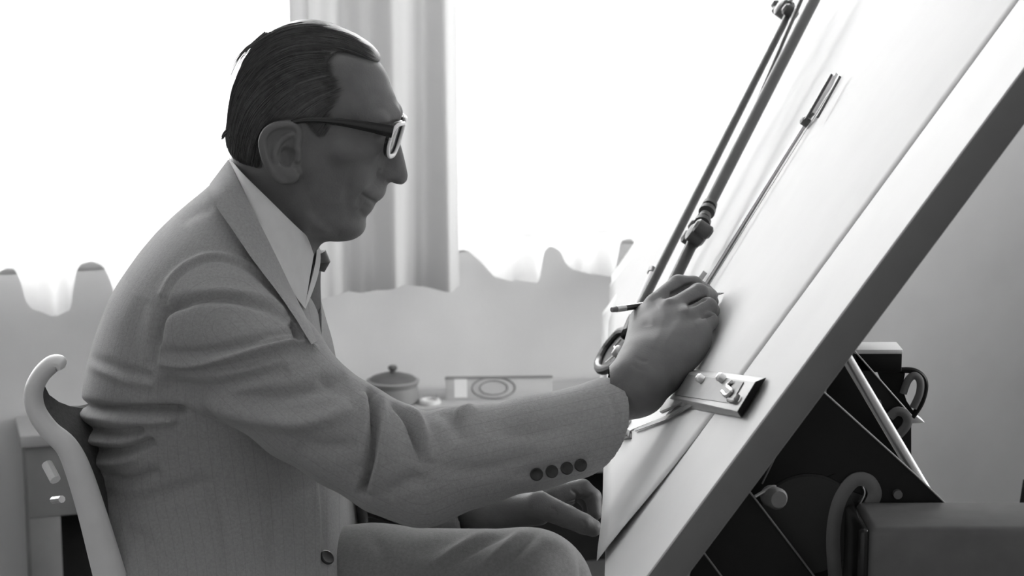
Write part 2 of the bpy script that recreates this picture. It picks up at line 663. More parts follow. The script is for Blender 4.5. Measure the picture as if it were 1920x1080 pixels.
def rbox(y0, y1, z0, z1, x0=RX1, x1=RX1 + .1, m=None):
    (m or mb).box(((x0 + x1) / 2, (y0 + y1) / 2, (z0 + z1) / 2), ((x1 - x0) / 2, 0, 0), (0, (y1 - y0) / 2, 0), (0, 0, (z1 - z0) / 2))
rbox(-.95, WY0, 0, RH); rbox(WY1, 4.85, 0, RH); rbox(WY0, WY1, 0, WZ0); rbox(WY0, WY1, WZ1, RH)
struct(mb.build('wall_right', M_wall, smooth=False))
mb = MB()
for q in ((WY0, WY0 + .05, WZ0, WZ1), (WY1 - .05, WY1, WZ0, WZ1), (WY0 + .05, WY1 - .05, WZ0, WZ0 + .05), (WY0 + .05, WY1 - .05, WZ1 - .05, WZ1), (2.875, 2.925, WZ0 + .05, WZ1 - .05)):
    rbox(*q, RX1 + .03, RX1 + .07)
win2 = struct(mb.build('added_window', M_frame, smooth=False))  # unseen window added to let side light onto the wall behind the stand
for q in ((WY0 + .05, 2.875), (2.925, WY1 - .05)):
    m2 = MB(); rbox(q[0], q[1], WZ0 + .05, WZ1 - .05, RX1 + .047, RX1 + .053, m2)
    m2.build('window_pane', M_glass, win2, smooth=False)

# window band: frame with mullions and panes
mb = MB()
fw = 0.05
win = None
wbox(mb, WIN_T0, WIN_T1, -0.12, -0.06, SILL, SILL + fw)
wbox(mb, WIN_T0, WIN_T1, -0.12, -0.06, WIN_TOP - fw, WIN_TOP)
cuts = [WIN_T0, -1.35, -0.42, WIN_T1]
for t in cuts:
    c = min(max(t, WIN_T0 + fw / 2), WIN_T1 - fw / 2)
    wbox(mb, c - fw / 2, c + fw / 2, -0.12, -0.06, SILL + fw, WIN_TOP - fw)
win = struct(mb.build('window_1', M_frame, bevel=0.004))
for a, b in zip(cuts[:-1], cuts[1:]):
    mb = MB(); wbox(mb, a + fw / 2, b - fw / 2, -0.093, -0.087, SILL + fw, WIN_TOP - fw)
    mb.build('window_pane', M_glass, win, smooth=False)
mb = MB(); wbox(mb, WIN_T0 - 0.03, WIN_T1 + 0.03, -0.17, 0.0, SILL - 0.025, SILL)
mb.build('window_sill', M_frame, win, bevel=0.004)

# curtains
def curtain(name, hem, dd, material, fold, amp, label, top=2.5, hf=3, seed=1):
    r = random.Random(seed)
    ph = [r.uniform(0, 6.28) for _ in range(4)]
    us = np.arange(hem[0][0], hem[-1][0] + 0.1, 3.0)
    vs_ = np.interp(us, [h[0] for h in hem], [h[1] for h in hem])
    k = np.ones(hf) / hf
    vs_ = np.convolve(np.pad(vs_, hf // 2, mode='edge'), k, 'valid')
    rows = []
    NR = 26
    for u, v in zip(us, vs_):
        p = PW(u, v, dd)
        t = (p - WO).dot(WT)
        ang = 2 * math.pi * t / fold
        w = math.sin(ang + 0.9 * math.sin(ang * 0.37 + ph[0]) + ph[1]) + 0.35 * math.sin(2.3 * ang + ph[2])
        col = []
        for i in range(NR + 1):
            f = i / NR
            z = p.z + (top - p.z) * f
            off = amp * w * (1 - 0.45 * f) + 0.004 * math.sin(9 * f + ang * 0.5)
            q = wall_pt(t + amp * 0.3 * math.cos(ang) * (1 - f) * f * 2, dd + off, z)
            col.append(q)
        rows.append(col)
    mb = MB(); mb.sheet(rows)
    o = mb.build(name, material, angle=None)
    tag(o, label, 'curtain')
    return o

curtain('sheer_curtain', [(-1250, 585), (-1180, 560), (-1100, 590), (-960, 585), (-880, 560), (-800, 588), (-640, 590), (-560, 555), (-480, 588), (-330, 585), (-250, 560), (-120, 585), (-60, 590), (-30, 582), (-24, 545), (-14, 510), (10, 499), (28, 505), (40, 532), (48, 566), (60, 582), (95, 590), (134, 585), (138, 560), (141, 520), (150, 497), (172, 491), (192, 496), (206, 524), (214, 560), (228, 582), (250, 590), (300, 595), (330, 560), (350, 500), (380, 500), (400, 580), (480, 590), (556, 560)],
        0.13, M_sheer, 0.105, 0.016, 'sheer white curtain at the left window with a scalloped hem', seed=3)
curtain('sheer_curtain', [(852, 470), (868, 470), (884, 474), (900, 490), (925, 518), (962, 530), (1006, 526), (1010, 505), (1014, 470), (1030, 460), (1048, 468), (1060, 492), (1076, 507), (1112, 515), (1147, 517), (1153, 490), (1160, 452), (1185, 448), (1215, 480), (1250, 505), (1300, 512), (1420, 510), (1480, 505), (1560, 500), (1640, 500)],
        0.13, M_sheer, 0.115, 0.014, 'sheer white curtain behind the drawing board, right of the heavy drape', seed=8)
curtain('cotton_drape', [(553, 560), (600, 556), (640, 552), (690, 552), (715, 545), (742, 532), (770, 536), (800, 542), (840, 541), (867, 539)],
        0.17, M_drape, 0.115, 0.024, 'opaque pale grey drape hanging between the two sheer curtains behind the head', hf=9, seed=5)
mb = MB(); mb.tube([wall_pt(-2.2, 0.15, 2.53), wall_pt(0.66, 0.15, 2.53)], 0.014, 10)
tag(mb.build('curtain_rail', M_frame), 'long curtain rail above the window', 'rail')

# ================================================================== LOW TABLE BY THE WINDOW
TZ = PW(737, 753, 0.085).z
t0 = (PW(47, 806, 0.15) - WO).dot(WT)
t1 = 0.55
tb = thing('low_table', wall_pt((t0 + t1) / 2, 0.08, 0), 'long low grey table along the window wall with a deep apron', 'table')
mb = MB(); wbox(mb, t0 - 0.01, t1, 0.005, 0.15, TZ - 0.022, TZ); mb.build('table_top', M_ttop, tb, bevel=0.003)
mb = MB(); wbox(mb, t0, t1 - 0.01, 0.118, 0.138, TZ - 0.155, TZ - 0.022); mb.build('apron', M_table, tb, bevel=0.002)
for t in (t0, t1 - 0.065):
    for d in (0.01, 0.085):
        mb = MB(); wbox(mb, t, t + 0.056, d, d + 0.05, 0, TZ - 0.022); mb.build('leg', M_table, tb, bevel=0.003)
mb = MB(); wbox(mb, t0 + 0.056, t1 - 0.07, 0.004, 0.009, 0.0, TZ - 0.03); mb.build('back_panel', M_void, tb)  # black sheet standing in for the shade under the table

def on_table(px, py):
    return PZ(px, py, TZ)

# lidded pot
pc = on_table(737, 752)
s = pc.y / FPX * 1.03
pot = thing('lidded_pot', pc, 'small round lidded pot with a knob on the low table', 'pot')
mb = MB(); mb.lathe([(44 * s, 0), (50 * s, 0.002), (50 * s, 12 * s), (46 * s, 30 * s), (49 * s, 36 * s), (50 * s, 40 * s), (46 * s, 42 * s)], pc, n=40); mb.build('body', M_pot, pot)
mb = MB(); mb.lathe([(45 * s, 41 * s), (40 * s, 46 * s), (22 * s, 52 * s), (8 * s, 55 * s)], pc, n=40); ld = mb.build('lid', M_potlid, pot)
mb = MB(); mb.lathe([(6 * s, 54 * s), (5 * s, 58 * s), (9 * s, 62 * s), (9 * s, 66 * s), (5 * s, 69 * s)], pc, n=20); mb.build('knob', M_potlid, ld)
sp = on_table(806, 757)
mb = MB(); mb.lathe([(20 * s, 0), (21 * s, 2 * s), (19 * s, 8 * s), (14 * s, 9 * s), (13 * s, 4 * s)], sp, n=24)
tag(mb.build('small_dish', M_scale), 'tiny pale dish between the lidded pot and the leaning box', 'dish')

# flat box leaning on the wall, with a round printed emblem
def at_table(px, dd):
    lo_, hi_ = -2.5, 2.5
    for _ in range(40):
        m_ = (lo_ + hi_) / 2
        q = wall_pt(m_, dd, TZ)
        if proj(q.x, q.y, q.z)[0] < px: lo_ = m_
        else: hi_ = m_
    return wall_pt(lo_, dd, TZ)
a = at_table(836, .10); b = at_table(1036, .146)
ex = (b - a); ex.z = 0; L = ex.length; ex.normalize()
en = Vector((ex.y, -ex.x, 0))
upv = (Vector((0, 0, 1)) * 0.93 - en * 0.36).normalized()
nrm = ex.cross(upv) * 1.0
if nrm.y > 0: nrm = -nrm
Hh = 44 * s
bx = thing('flat_tin', a + ex * L / 2, 'flat pale tin leaning beside the pot with a round emblem on its face', 'tin')
mb = MB(); mb.box(a + ex * L / 2 + upv * Hh / 2 - nrm * 0.008, ex * L / 2, upv * Hh / 2, nrm * 0.008); mb.build('body', M_card, bx, bevel=0.002)
mb = MB(); mb.box(a + ex * L / 2 + upv * (Hh - 0.002) - nrm * 0.008, ex * (L / 2 + 0.001), upv * 0.0022, nrm * 0.0095); mb.build('lid_edge', M_cardink, bx)
ec = a + ex * L * 0.45 + upv * Hh * 0.50 + nrm * 0.0006
for rr, w_ in ((0.46, 0.06), (0.30, 0.05)):
    pts = [ec + ex * math.cos(q) * Hh * rr * 2.0 + upv * math.sin(q) * Hh * rr for q in np.linspace(0, 2 * math.pi, 33)]
    mb = MB(); mb.tube(pts, Hh * w_ * 0.5, 6, cap=False); mb.build('emblem_ring', M_cardink, bx)
mb = MB(); mb.box(a + ex * L * 0.14 + upv * Hh * 0.5 + nrm * 0.0003, ex * 0.012, upv * Hh * 0.40, nrm * 0.0004); mb.build('side_label', M_white, bx)

# ================================================================== DRAWING BOARD
BT = math.radians(55.5)
BW = Vector((0.05, 1, 0)).normalized()
BH = Vector((BW.y, -BW.x, 0))
BS = BH * math.cos(BT) + Vector((0, 0, 1)) * math.sin(BT)     # up the slope
BN = BS.cross(BW).normalized()
if BN.x > 0: BN = -BN                                         # faces the draughtsman
BQ = P(1573, 600, 1.8)

def B(px, py, h=0.0):
    return PPL(px, py, BQ + BN * h, BN)

def bsw(p):
    return (p - BQ).dot(BS), (p - BQ).dot(BW)

def bp(s_, w_, h=0.0):
    return BQ + BS * s_ + BW * w_ + BN * h

S0 = bsw(B(1137, 1000))[0]
S1 = 0.85
WL = 1.74
TH = 0.028
bd = thing('drawing_board', Vector((bp(S0, 0.8).x, bp(S0, 0.8).y, bp(S0, 0.8).z)), 'large white drawing board tilted steeply in front of the draughtsman', 'drawing board')
mb = MB(); mb.box(bp((S0 + S1) / 2, WL / 2, -TH / 2), BS * (S1 - S0) / 2, BW * WL / 2, BN * TH / 2)
mb.build('panel', M_boardedge, bd, bevel=0.002)
mb = MB(); mb.box(bp((S0 + S1) / 2, WL / 2, 0.0008), BS * ((S1 - S0) / 2 - 0.001), BW * (WL / 2 - 0.001), BN * 0.0008)
mb.build('lining', M_board, bd)

# sheet of paper, slightly buckled, its lower edge hanging free
def paper_grid(sa, sb, wa, wb, h0, fn, ns=60, nw=50):
    return [[bp(sa + (sb - sa) * i / ns, wa + (wb - wa) * j / nw, h0 + fn(i / ns, j / nw)) for j in range(nw + 1)] for i in range(ns + 1)]
pw0 = bsw(B(1440, 645))[1]
sA = S0 - 0.002
def buckle(a, b):
    q = 0.0008 * (1 + math.sin(16 * a + 5 * b)) * min(1, (b / 0.10) ** 1.5)
    q += 0.0075 * math.exp(-(a / 0.085) ** 2) * math.exp(-(b / 0.085) ** 2)          # lifted corner
    q += 0.0015 * math.exp(-((a - 0.02) / 0.03) ** 2) * (0.4 + math.sin(7 * b) ** 2) * min(1, (b / 0.10) ** 1.5)
    return q
mb = MB(); mb.sheet(paper_grid(sA, 0.80, pw0, 1.66, 0.0019, buckle), BN * -0.0004)
tag(mb.build('drawing_paper', M_paper, angle=None), 'large sheet of white paper covering the tilted drawing board', 'paper')
mb = MB(); mb.sheet(paper_grid(S0 - 0.020, S0 + 0.20, 1.02, 1.50, 0.0016, lambda a, b: 0.0002 + 0.004 * max(0, .35 - a), 12, 12), BN * -0.0004)
tag(mb.build('paper_sheet', M_paper, angle=None), 'smaller sheet sticking out below the far lower edge of the board', 'paper')

# ------------------------------------------------------------------ drafting machine arms
dm = thing('drafting_machine', B(1160, 650, 0.0), 'dark jointed drafting machine arm standing over the upper board', 'drafting machine')
def rod(name, pts, r, m, par=None, n=12):
    mb = MB(); mb.tube([B(*p) for p in pts], r, n); return mb.build(name, m, par or dm)
rod('arm_rod', [(1172, 632, .035), (1478, 28, .055)], [0.0062, 0.0055], M_dkmetal)
rod('arm_rod', [(1200, 652, .034), (1262, 530, .035), (1300, 452, .038)], [0.0075] * 3, M_dkmetal)
rod('arm_rod', [(1318, 408, .040), (1560, -66, .055)], [0.0075, 0.0085], M_rod)
rod('arm_rod', [(1392, 254, .043), (1530, -66, .055)], [0.0022, 0.0045], M_black)
mb = MB()
for q, r in (((1306, 441), .0125), ((1296, 449), .010), ((1318, 430), .0095), ((1308, 428), .008)):
    c = B(q[0], q[1], .040); mb.lathe([(r * .6, -.012), (r, -.009), (r, .009), (r * .6, .012)], c, BN, 16)
el = mb.build('elbow_joint', M_dkmetal, dm)
mb = MB(); a_, b_ = B(1316, 420, .040), B(1330, 386, .041)
ax_ = (b_ - a_)
for i in range(4):
    c = a_ + ax_ * (i / 3.2); r = (.0105, .0075, .0105, .0095)[i]
    mb.tube([c, c + ax_ * .17], r, 14)
mb.build('collar', M_dkmetal, el)
for q, r in (((1470, 18), .015), ((1460, 13), .008), ((1482, 22), .009), ((1461, 24), .007), ((1476, 8), .008)):
    mb = MB(); c = B(q[0], q[1], .056); mb.lathe([(r * .6, -.012), (r, -.008), (r, .008), (r * .6, .012)], c, BN, 16)
    mb.build('joint_knob', M_dkmetal, dm)
rod('link_bar', [(1480, 6, .056), (1500, -40, .056)], .004, M_dkmetal)
# grip loop at the lower end
loop = [(1182, 622), (1165, 622), (1148, 638), (1132, 660), (1122, 684), (1128, 694), (1145, 690), (1168, 676), (1184, 655), (1190, 636)]
pts = [B(q[0], q[1], .034) for q in spline(loop + loop[:1], 5)]
mb = MB(); mb.tube(pts, .0062, 10, cap=False, up=BN); gl = mb.build('grip_loop', M_black, dm)
mb = MB(); mb.prism([B(q[0], q[1], .026) for q in loop], BN * .006); mb.build('grip_plate', M_blackp, gl)
mb = MB(); c = B(1165, 664, .030); mb.lathe([(.008, 0), (.008, .008), (.006, .011)], c, BN, 20); mb.build('grip_button', M_steel, gl)
rod('grip_spring', [(1136, 680, .036), (1150, 668, .037), (1156, 660, .037), (1152, 650, .037), (1164, 636, .036)], .0014, M_steel, gl, 6)
rod('neck', [(1180, 628, .034), (1192, 600, .035)], .011, M_black)
rod('setting_pin', [(1186, 592, .030), (1221, 512, .032)], .0035, M_white)
rod('pin_head', [(1220, 512, .032), (1223, 504, .032)], .0048, M_dkmetal)

# long scale
def strip(name, a, b, w0, w1, h, th, m, par, side=1):
    """flat bar along a->b (px), w0..w1 px offsets to its right"""
    pa, pb = B(a[0], a[1], h), B(b[0], b[1], h)
    d = (pb - pa).normalized(); sd = d.cross(BN) * side
    if sd.y > 0: sd = -sd
    ka = pa.y / FPX; kb = pb.y / FPX
    mb = MB(); mb.prism([pa + sd * w0 * ka, pb + sd * w0 * kb, pb + sd * w1 * kb, pa + sd * w1 * ka], BN * th)
    return mb.build(name, m, par)
rl = thing('long_scale', B(1330, 530), 'long thin white drafting scale lying diagonally above the hand', 'ruler')
strip('blade', (1304, 560), (1554, 160), 0, 24, .004, .003, M_scale, rl)
strip('edge_inlay', (1304, 560), (1554, 160), 0, 1.5, .0072, .0006, M_midmetal, rl)
strip('edge_inlay', (1309, 562), (1561, 160), 19, 22.5, .0072, .0006, M_dkmetal, rl)
strip('end_fitting', (1520, 222), (1563, 148), -2, 20, .0075, .004, M_steel, rl)
strip('end_rail', (1512, 226), (1560, 142), -3, 4, .0118, .003, M_dkmetal, rl)
strip('end_rail', (1530, 226), (1572, 150), 8, 12, .0118, .003, M_dkmetal, rl)
mb = MB(); c = B(1511, 229, .010); mb.lathe([(.006, -.004), (.006, .005), (.003, .007)], c, BN, 14); mb.build('thumb_screw', M_dkmetal, rl)
strip('end_clip', (1313, 530), (1326, 512), -3, 5, .008, .006, M_steel, rl)

# protractor head: bevelled plate with a short blade
pl = thing('scale_chuck', B(1350, 730), 'small grey metal chuck with bright pins and hooks below the drawing hand', 'drafting tool')
top = [(1288, 698), (1416, 716), (1382, 772), (1258, 744)]
bot = [(1283, 690), (1437, 708), (1390, 784), (1248, 757)]
tp = [B(x, y, .012) for x, y in top]
bt = [B(x, y, .0035) for x, y in bot]
mb = MB(); mb.add(bt + tp, [(3, 2, 1, 0), (4, 5, 6, 7), (0, 1, 5, 4), (1, 2, 6, 5), (2, 3, 7, 6), (3, 0, 4, 7)])
mb.build('bevel_plate', M_plate, pl, bevel=.0006)
inn = [B(x, y, .0124) for x, y in [(1292, 703), (1395, 717), (1372, 757), (1266, 741)]]
mb = MB(); mb.prism(inn, BN * .0008); mb.build('inlay', M_midmetal, pl)
mb = MB(); mb.add([B(1416, 716, .0126), B(1437, 708, .0042), B(1390, 784, .0042), B(1382, 772, .0126)], [(0, 1, 2, 3)]); mb.sheet([[B(1418, 716, .0122), B(1436, 709, .0046)], [B(1384, 772, .0122), B(1391, 783, .0046)]], BN * .0006)
mb.build('end_bevel', M_blackp, pl)
for q in ((1318, 713), (1357, 712)):
    mb = MB(); mb.lathe([(.0045, 0), (.0045, .006), (.0025, .008)], B(q[0], q[1], .013), BN, 14); mb.build('pin', M_chrome, pl)
pts = [B(q[0], q[1], .015) for q in spline([(1372, 716), (1364, 724), (1372, 733), (1362, 742), (1354, 734)], 5)]
mb = MB(); mb.tube(pts, .0019, 8); mb.build('spring_hook', M_steel, pl)
pts = [B(q[0], q[1], .015) for q in spline([(1384, 742), (1378, 752), (1366, 750)], 5)]
mb = MB(); mb.tube(pts, .0022, 8); mb.build('spring_hook', M_midmetal, pl)
sb = thing('short_blade', B(1230, 785), 'short pale ruler blade with a dark clip under the cuff', 'ruler')
mb = MB(); mb.prism([B(x, y, .004) for x, y in [(1168, 818), (1188, 788), (1262, 744), (1268, 760), (1250, 782), (1190, 806)]], BN * .002); mb.build('blade', M_white, sb)
mb = MB(); mb.prism([B(x, y, .0065) for x, y in [(1240, 775), (1244, 762), (1262, 745), (1318, 722), (1322, 728), (1290, 752), (1266, 764)]], BN * .003); mb.build('arm', M_plate, sb, bevel=.0008)
mb = MB(); mb.prism([B(x, y, .0065) for x, y in [(1190, 806), (1250, 780), (1296, 756), (1298, 762), (1252, 787), (1192, 809)]], BN * .001); mb.build('arm_edge', M_midmetal, sb)
mb = MB(); mb.prism([B(x, y, .0035) for x, y in [(1168, 815), (1186, 811), (1186, 824), (1172, 827)]], BN * .010); mb.build('clip', M_black, sb, bevel=.001)
mb = MB(); mb.lathe([(.004, 0), (.004, .006)], B(1180, 794, .006), BN, 12); mb.build('rivet', M_steel, sb)

# ------------------------------------------------------------------ table stand under the board
def pr(pts, Y, th, name, m, par, bevel=.001):
    mb = MB(); mb.prism([P(x, y, Y) for x, y in pts], (0, th, 0)); return mb.build(name, m, par, bevel=bevel)
YN = 2.02
st = thing('board_stand', P(1700, 1100, 2.1).xy.to_3d(), 'black steel stand with slotted brackets carrying the drawing board', 'stand')
pr([(1545, 735), (1562, 749), (1720, 893), (1796, 966), (1900, 1330), (1380, 1330), (1340, 1080), (1400, 915)], YN, .006, 'side_plate', M_blackp, st)
pr([(1600, 655), (1709, 779), (1709, 870), (1700, 1040), (1500, 1040), (1530, 740)], 2.30, .006, 'side_plate', M_blackp, st)
# bright lines along the plate edges
def edge(pts, Y, r, m=M_midmetal):
    mb = MB(); mb.tube([P(x, y, Y) for x, y in pts], r, 6); mb.build('plate_edge', m, st)
edge([(1545, 735), (1720, 893), (1796, 966)], YN - .001, .0010, M_steel)
edge([(1600, 655), (1709, 779)], 2.298, .0010, M_steel)
edge([(1400, 915), (1500, 1045), (1530, 1085)], 1.985, .0010)
edge([(1315, 1030), (1360, 1090)], 1.965, .0010)
edge([(1462, 840), (1429, 907)], 2.0, .0008)
pr([(1402, 915), (1502, 1045), (1560, 1130), (1540, 1330), (1260, 1330), (1300, 1040)], 1.988, .006, 'front_bracket', M_blackp, st)
# dark disc
mb = MB(); c = P(1515, 985, YN - .004); mb.lathe([(.050, 0), (.052, .002), (.052, .006)], c, (0, 1, 0), 40); mb.build('pivot_disc', mat('disc_enamel', 0.022, 0.5, 0.4, .1, 40), st)
# arc slot ring on the near plate
def band(path, w, Y, th, name, m, par):
    pts = [P(q[0], q[1], Y) for q in spline(path, 6)]
    mb = MB(); mb.tube(pts, [(th, w)] * len(pts), 8, up=(0, 1, 0)); return mb.build(name, m, par)
band([(1630, 950), (1640, 925), (1628, 902), (1605, 899), (1585, 918), (1570, 950), (1562, 1000), (1564, 1060), (1570, 1110)], .0075, YN - .003, .003, 'slot_rim', M_midmetal, st)
band([(1612, 926), (1600, 960), (1596, 1010), (1598, 1080)], .012, YN - .002, .002, 'slot', M_black, st)
band([(1618, 912), (1621, 925), (1612, 945)], .0012, YN - .006, .002, 'slot_highlight', M_chrome, st)  # bright line modelled for the chrome highlight in the slot
mb = MB(); mb.lathe([(.0045, 0), (.0045, .006)], P(1684, 928, YN - .006), (0, 1, 0), 12); mb.build('bolt', M_midmetal, st)
# knob near the board edge
mb = MB(); c = P(1448, 931, 1.965); mb.lathe([(.010, -.006), (.0105, .012), (.008, .016)], c, (0.3, -1, 0.1), 18); mb.build('clamp_knob', M_midmetal, st)
band([(1416, 931), (1432, 922), (1448, 913), (1455, 913)], .0016, 1.962, .0016, 'knob_highlight', M_steel, st)  # bright strip modelled for the white highlights on the knob
# chrome tie rod
mb = MB(); mb.tube([P(1586, 668, 2.15), P(1748, 942, 2.040)], .0062, 16); mb.build('tie_rod', M_chrome, st)
# top box
mb = MB(); a, b = P(1602, 664, 2.30), P(1692, 664, 2.30)
mb.box((a + b) / 2 + Vector((0, .018, -.010)), (b - a) / 2, (0, .018, 0), (0, 0, .011)); mb.build('top_block', M_blackp, st, bevel=.002)
mb = MB(); mb.box((a + b) / 2 + Vector((0, .018, .003)), (b - a) / 2 * 1.01, (0, .02, 0), (0, 0, .0025)); mb.build('top_block_cap', M_white, st, bevel=.001)
# far slotted lugs
lug = [(1640, 686), (1690, 688), (1697, 700), (1692, 728), (1700, 752), (1712, 770), (1709, 785), (1690, 770), (1660, 730)]
mb = MB(); mb.prism([P(x, y, 2.335) for x, y in lug], (0, .006, 0)); mb.build('slotted_lug', M_blackp, st)
band([(1693, 738), (1702, 714), (1714, 704), (1725, 714), (1724, 738), (1712, 765)], .0045, 2.333, .003, 'slot_rim', M_midmetal, st)
band([(1686, 694), (1712, 695), (1730, 706), (1735, 726), (1727, 756), (1710, 782)], .0035, 2.336, .003, 'lug_edge', M_blackp, st)
band([(1668, 782), (1680, 772), (1694, 774), (1702, 786), (1698, 800), (1682, 818)], .0055, 2.294, .003, 'slot_rim', M_midmetal, st)
mb = MB(); mb.prism([P(x, y, 2.345) for x, y in [(1700, 780), (1716, 778), (1735, 793), (1700, 795)]], (0, .02, 0)); mb.build('white_tab', M_white, st, bevel=.001)
mb = MB(); mb.lathe([(.004, 0), (.004, .006)], P(1647, 757, 2.292), (0, 1, 0), 12); mb.build('bolt', M_midmetal, st)
# beam
bz0 = P(1700, 990, 1.93).z
bx0 = P(1630, 990, 1.93).x
mb = MB(); mb.box((bx0 + .35, 1.93 + .045, bz0 - .045), (.35, 0, 0), (0, .045, 0), (0, 0, .045)); bm_ = mb.build('foot_beam', mat('beam_enamel', .13, .45, .4, .1, 40), st, bevel=.008, seg=3)
mb = MB(); c = Vector((bx0 - .004, 1.93 + .045, bz0 - .045)); mb.box(c, (.006, 0, 0), (0, .043, 0), (0, 0, .043)); mb.build('beam_cap', M_black, bm_, bevel=.006, seg=3)
# pillar and foot below the frame, and dark cabinet edge at the right
mb = MB(); mb.box((bx0 + .12, 2.10, (bz0 - .09) / 2), (.05, 0, 0), (0, .06, 0), (0, 0, (bz0 - .09) / 2)); mb.build('pillar', M_blackp, st, bevel=.004)
mb = MB(); mb.box((bx0 + .12, 2.10, .02), (.30, 0, 0), (0, .32, 0), (0, 0, .02)); mb.build('base', M_blackp, st, bevel=.006)
mb = MB(); mb.tube([P(1560, 900, 2.03), P(1520, 820, 2.06) , bp(-.02, .35, -.03)], .014, 10); mb.build('tilt_strut', M_blackp, st)
mb = MB(); mb.tube([P(1914, 968, 2.6), P(1924, 900, 2.6)], .004, 8)
mb.tube([P(1914, 968, 2.6), Vector((P(1914, 968, 2.6).x, 2.6, 0))], .004, 8)
tag(mb.build('lamp_cord', M_black), 'dark cord hanging at the right edge above the beam', 'cord')

# ================================================================== CHAIR
CYN, CYF = 2.165, 2.575
prof = [(116, 690, 7), (113, 683, 14), (108, 680, 17), (96, 684, 19), (76, 704, 19), (63, 735, 20), (68, 770, 20), (92, 806, 21), (124, 836, 24), (146, 880, 28), (172, 960, 31), (206, 1080, 36), (240, 1200, 40), (262, 1290, 42)]
chp = [(P(x, y, CYN), w) for x, y, w in spline(prof, 5)]
SEATZ = 0.455
ch = thing('chair', Vector((chp[-1][0].x + .2, 2.37, 0)), 'white framed chair with curved charcoal upholstered back under the draughtsman', 'chair')
def post(Y, name='back_post', sh=0.0):
    pts = [Vector((p.x + sh, Y, p.z)) for p, w in chp if p.z > SEATZ - .03]
    ws = [w * CYN / FPX for p, w in chp if p.z > SEATZ - .03]
    # carry on down as rear leg
    last = pts[-1]
    pts += [last + Vector((.004, 0, -.12)), Vector((last.x - .02, Y, 0.0))]
    ws += [.019, .014]
    mb = MB(); mb.tube(pts, [(.013, w * .92) for w in ws], 14, up=(0, 1, 0))
    return mb.build(name, M_chairw, ch)
post(CYN); post(CYF, sh=.075)
rows = []
padp = [(Vector((p.x, 0, p.z)), w * CYN / FPX) for p, w in chp if p.z > SEATZ + .12][2:]
ptop = padp[0][0].z; pbot = padp[-1][0].z
px_ = np.array([p.x for p, w in padp])[::-1]; pz_ = np.array([p.z for p, w in padp])[::-1]
for i in range(31):
    r = []
    for f in np.linspace(0, 1, 21):
        dip = .075 * (1 - abs(2 * f - 1) ** 3.0)
        z = ptop - .006 - dip + (pbot - ptop + .006 + dip) * i / 30
        x = float(np.interp(z, pz_, px_))
        r.append(Vector((x + .004 + .075 * f - .020 * (1 - (2 * f - 1) ** 2), CYN + .012 + (CYF - CYN - .024) * f, z)))
    rows.append(r)
mb = MB(); mb.sheet(rows, Vector((-.012, 0, .002)))
mb.build('back_panel', M_chairpad, ch)
sx0, sx1 = chp[-1][0].x - .02, chp[-1][0].x + .40
mb = MB(); mb.box(((sx0 + sx1) / 2, 2.37, SEATZ - .02), ((sx1 - sx0) / 2, 0, 0), (0, .205, 0), (0, 0, .02)); mb.build('seat', M_chairpad, ch, bevel=.014, seg=3)
for Y in (2.20, 2.54):
    mb = MB(); mb.tube([Vector((sx1 - .04, Y, SEATZ - .04)), Vector((sx1 - .02, Y, 0))], [.017, .012], 12); mb.build('front_leg', M_chairw, ch)
mb = MB(); mb.tube([Vector((sx0 + .02, 2.185, .2)), Vector((sx1 - .03, 2.2, .2))], .009, 10); mb.build('stretcher', M_chairw, ch)
mb = MB(); mb.tube([P(88, 870, 2.20), P(104, 900, 2.185)], .006, 10); mb.build('frame_peg', M_chairw, ch)
mb = MB(); mb.tube([P(100, 938, 2.20), P(116, 936, 2.18)], .004, 8); mb.build('frame_screw', M_steel, ch)

# ================================================================== THE DRAUGHTSMAN
HY = 2.35                       # plane of symmetry of the head
KH = HY / FPX                   # metres per pixel there
TY = 2.37                       # plane of symmetry of the trunk
man = thing('person', (-0.2, TY, 0), 'man in a grey suit and dark glasses, seated in profile and drawing', 'person')

SKULL = [(716, 120), (714, 105), (704, 90), (689, 77), (665, 62), (635, 49), (610, 40), (584, 36), (559, 37), (537, 43), (512, 56), (489, 71), (471, 90), (456, 114), (446, 139), (435, 169), (430, 199), (427, 229), (424, 252), (427, 274), (437, 296), (470, 330), (520, 385), (565, 430), (600, 446), (610, 449), (631, 452), (652, 451), (665, 448), (678, 440), (685, 431), (687, 420), (685, 410), (688, 404), (695, 399), (700, 391), (704, 384), (702.5, 380), (709, 377), (717, 372), (722, 365), (725, 355), (724, 345), (718, 325), (724, 300), (734, 270), (742, 248), (746, 230), (750, 218), (750.5, 208), (746, 194), (740, 177), (731, 156), (723, 133)]
NOSE = [(738, 222), (745, 230), (747.5, 250), (751, 270), (757, 292), (762, 314), (765, 329), (763, 339), (755, 346), (744, 345), (734, 341), (724, 344), (712, 338), (708, 328), (712, 315), (720, 292), (727, 265), (732, 240)]
HAIRM = [(730, 128), (718, 121), (703, 113), (685, 104), (662, 95), (640, 90), (622, 106), (622, 130), (628, 152), (626, 172), (620, 190), (618, 205), (620, 232), (614, 240), (604, 240), (594, 228), (580, 208), (548, 208), (518, 214), (500, 232), (498, 262), (506, 292), (508, 306), (486, 312), (458, 303), (436, 290), (405, 300), (395, 150), (480, 10), (640, 10), (740, 80)]
HAIRS = [(730, 128), (718, 121), (703, 113), (685, 104), (662, 96), (642, 92), (640, 108), (652, 132), (660, 152), (656, 172), (645, 190), (636, 205), (636, 236), (622, 246), (606, 244), (594, 228)] + HAIRM[16:]
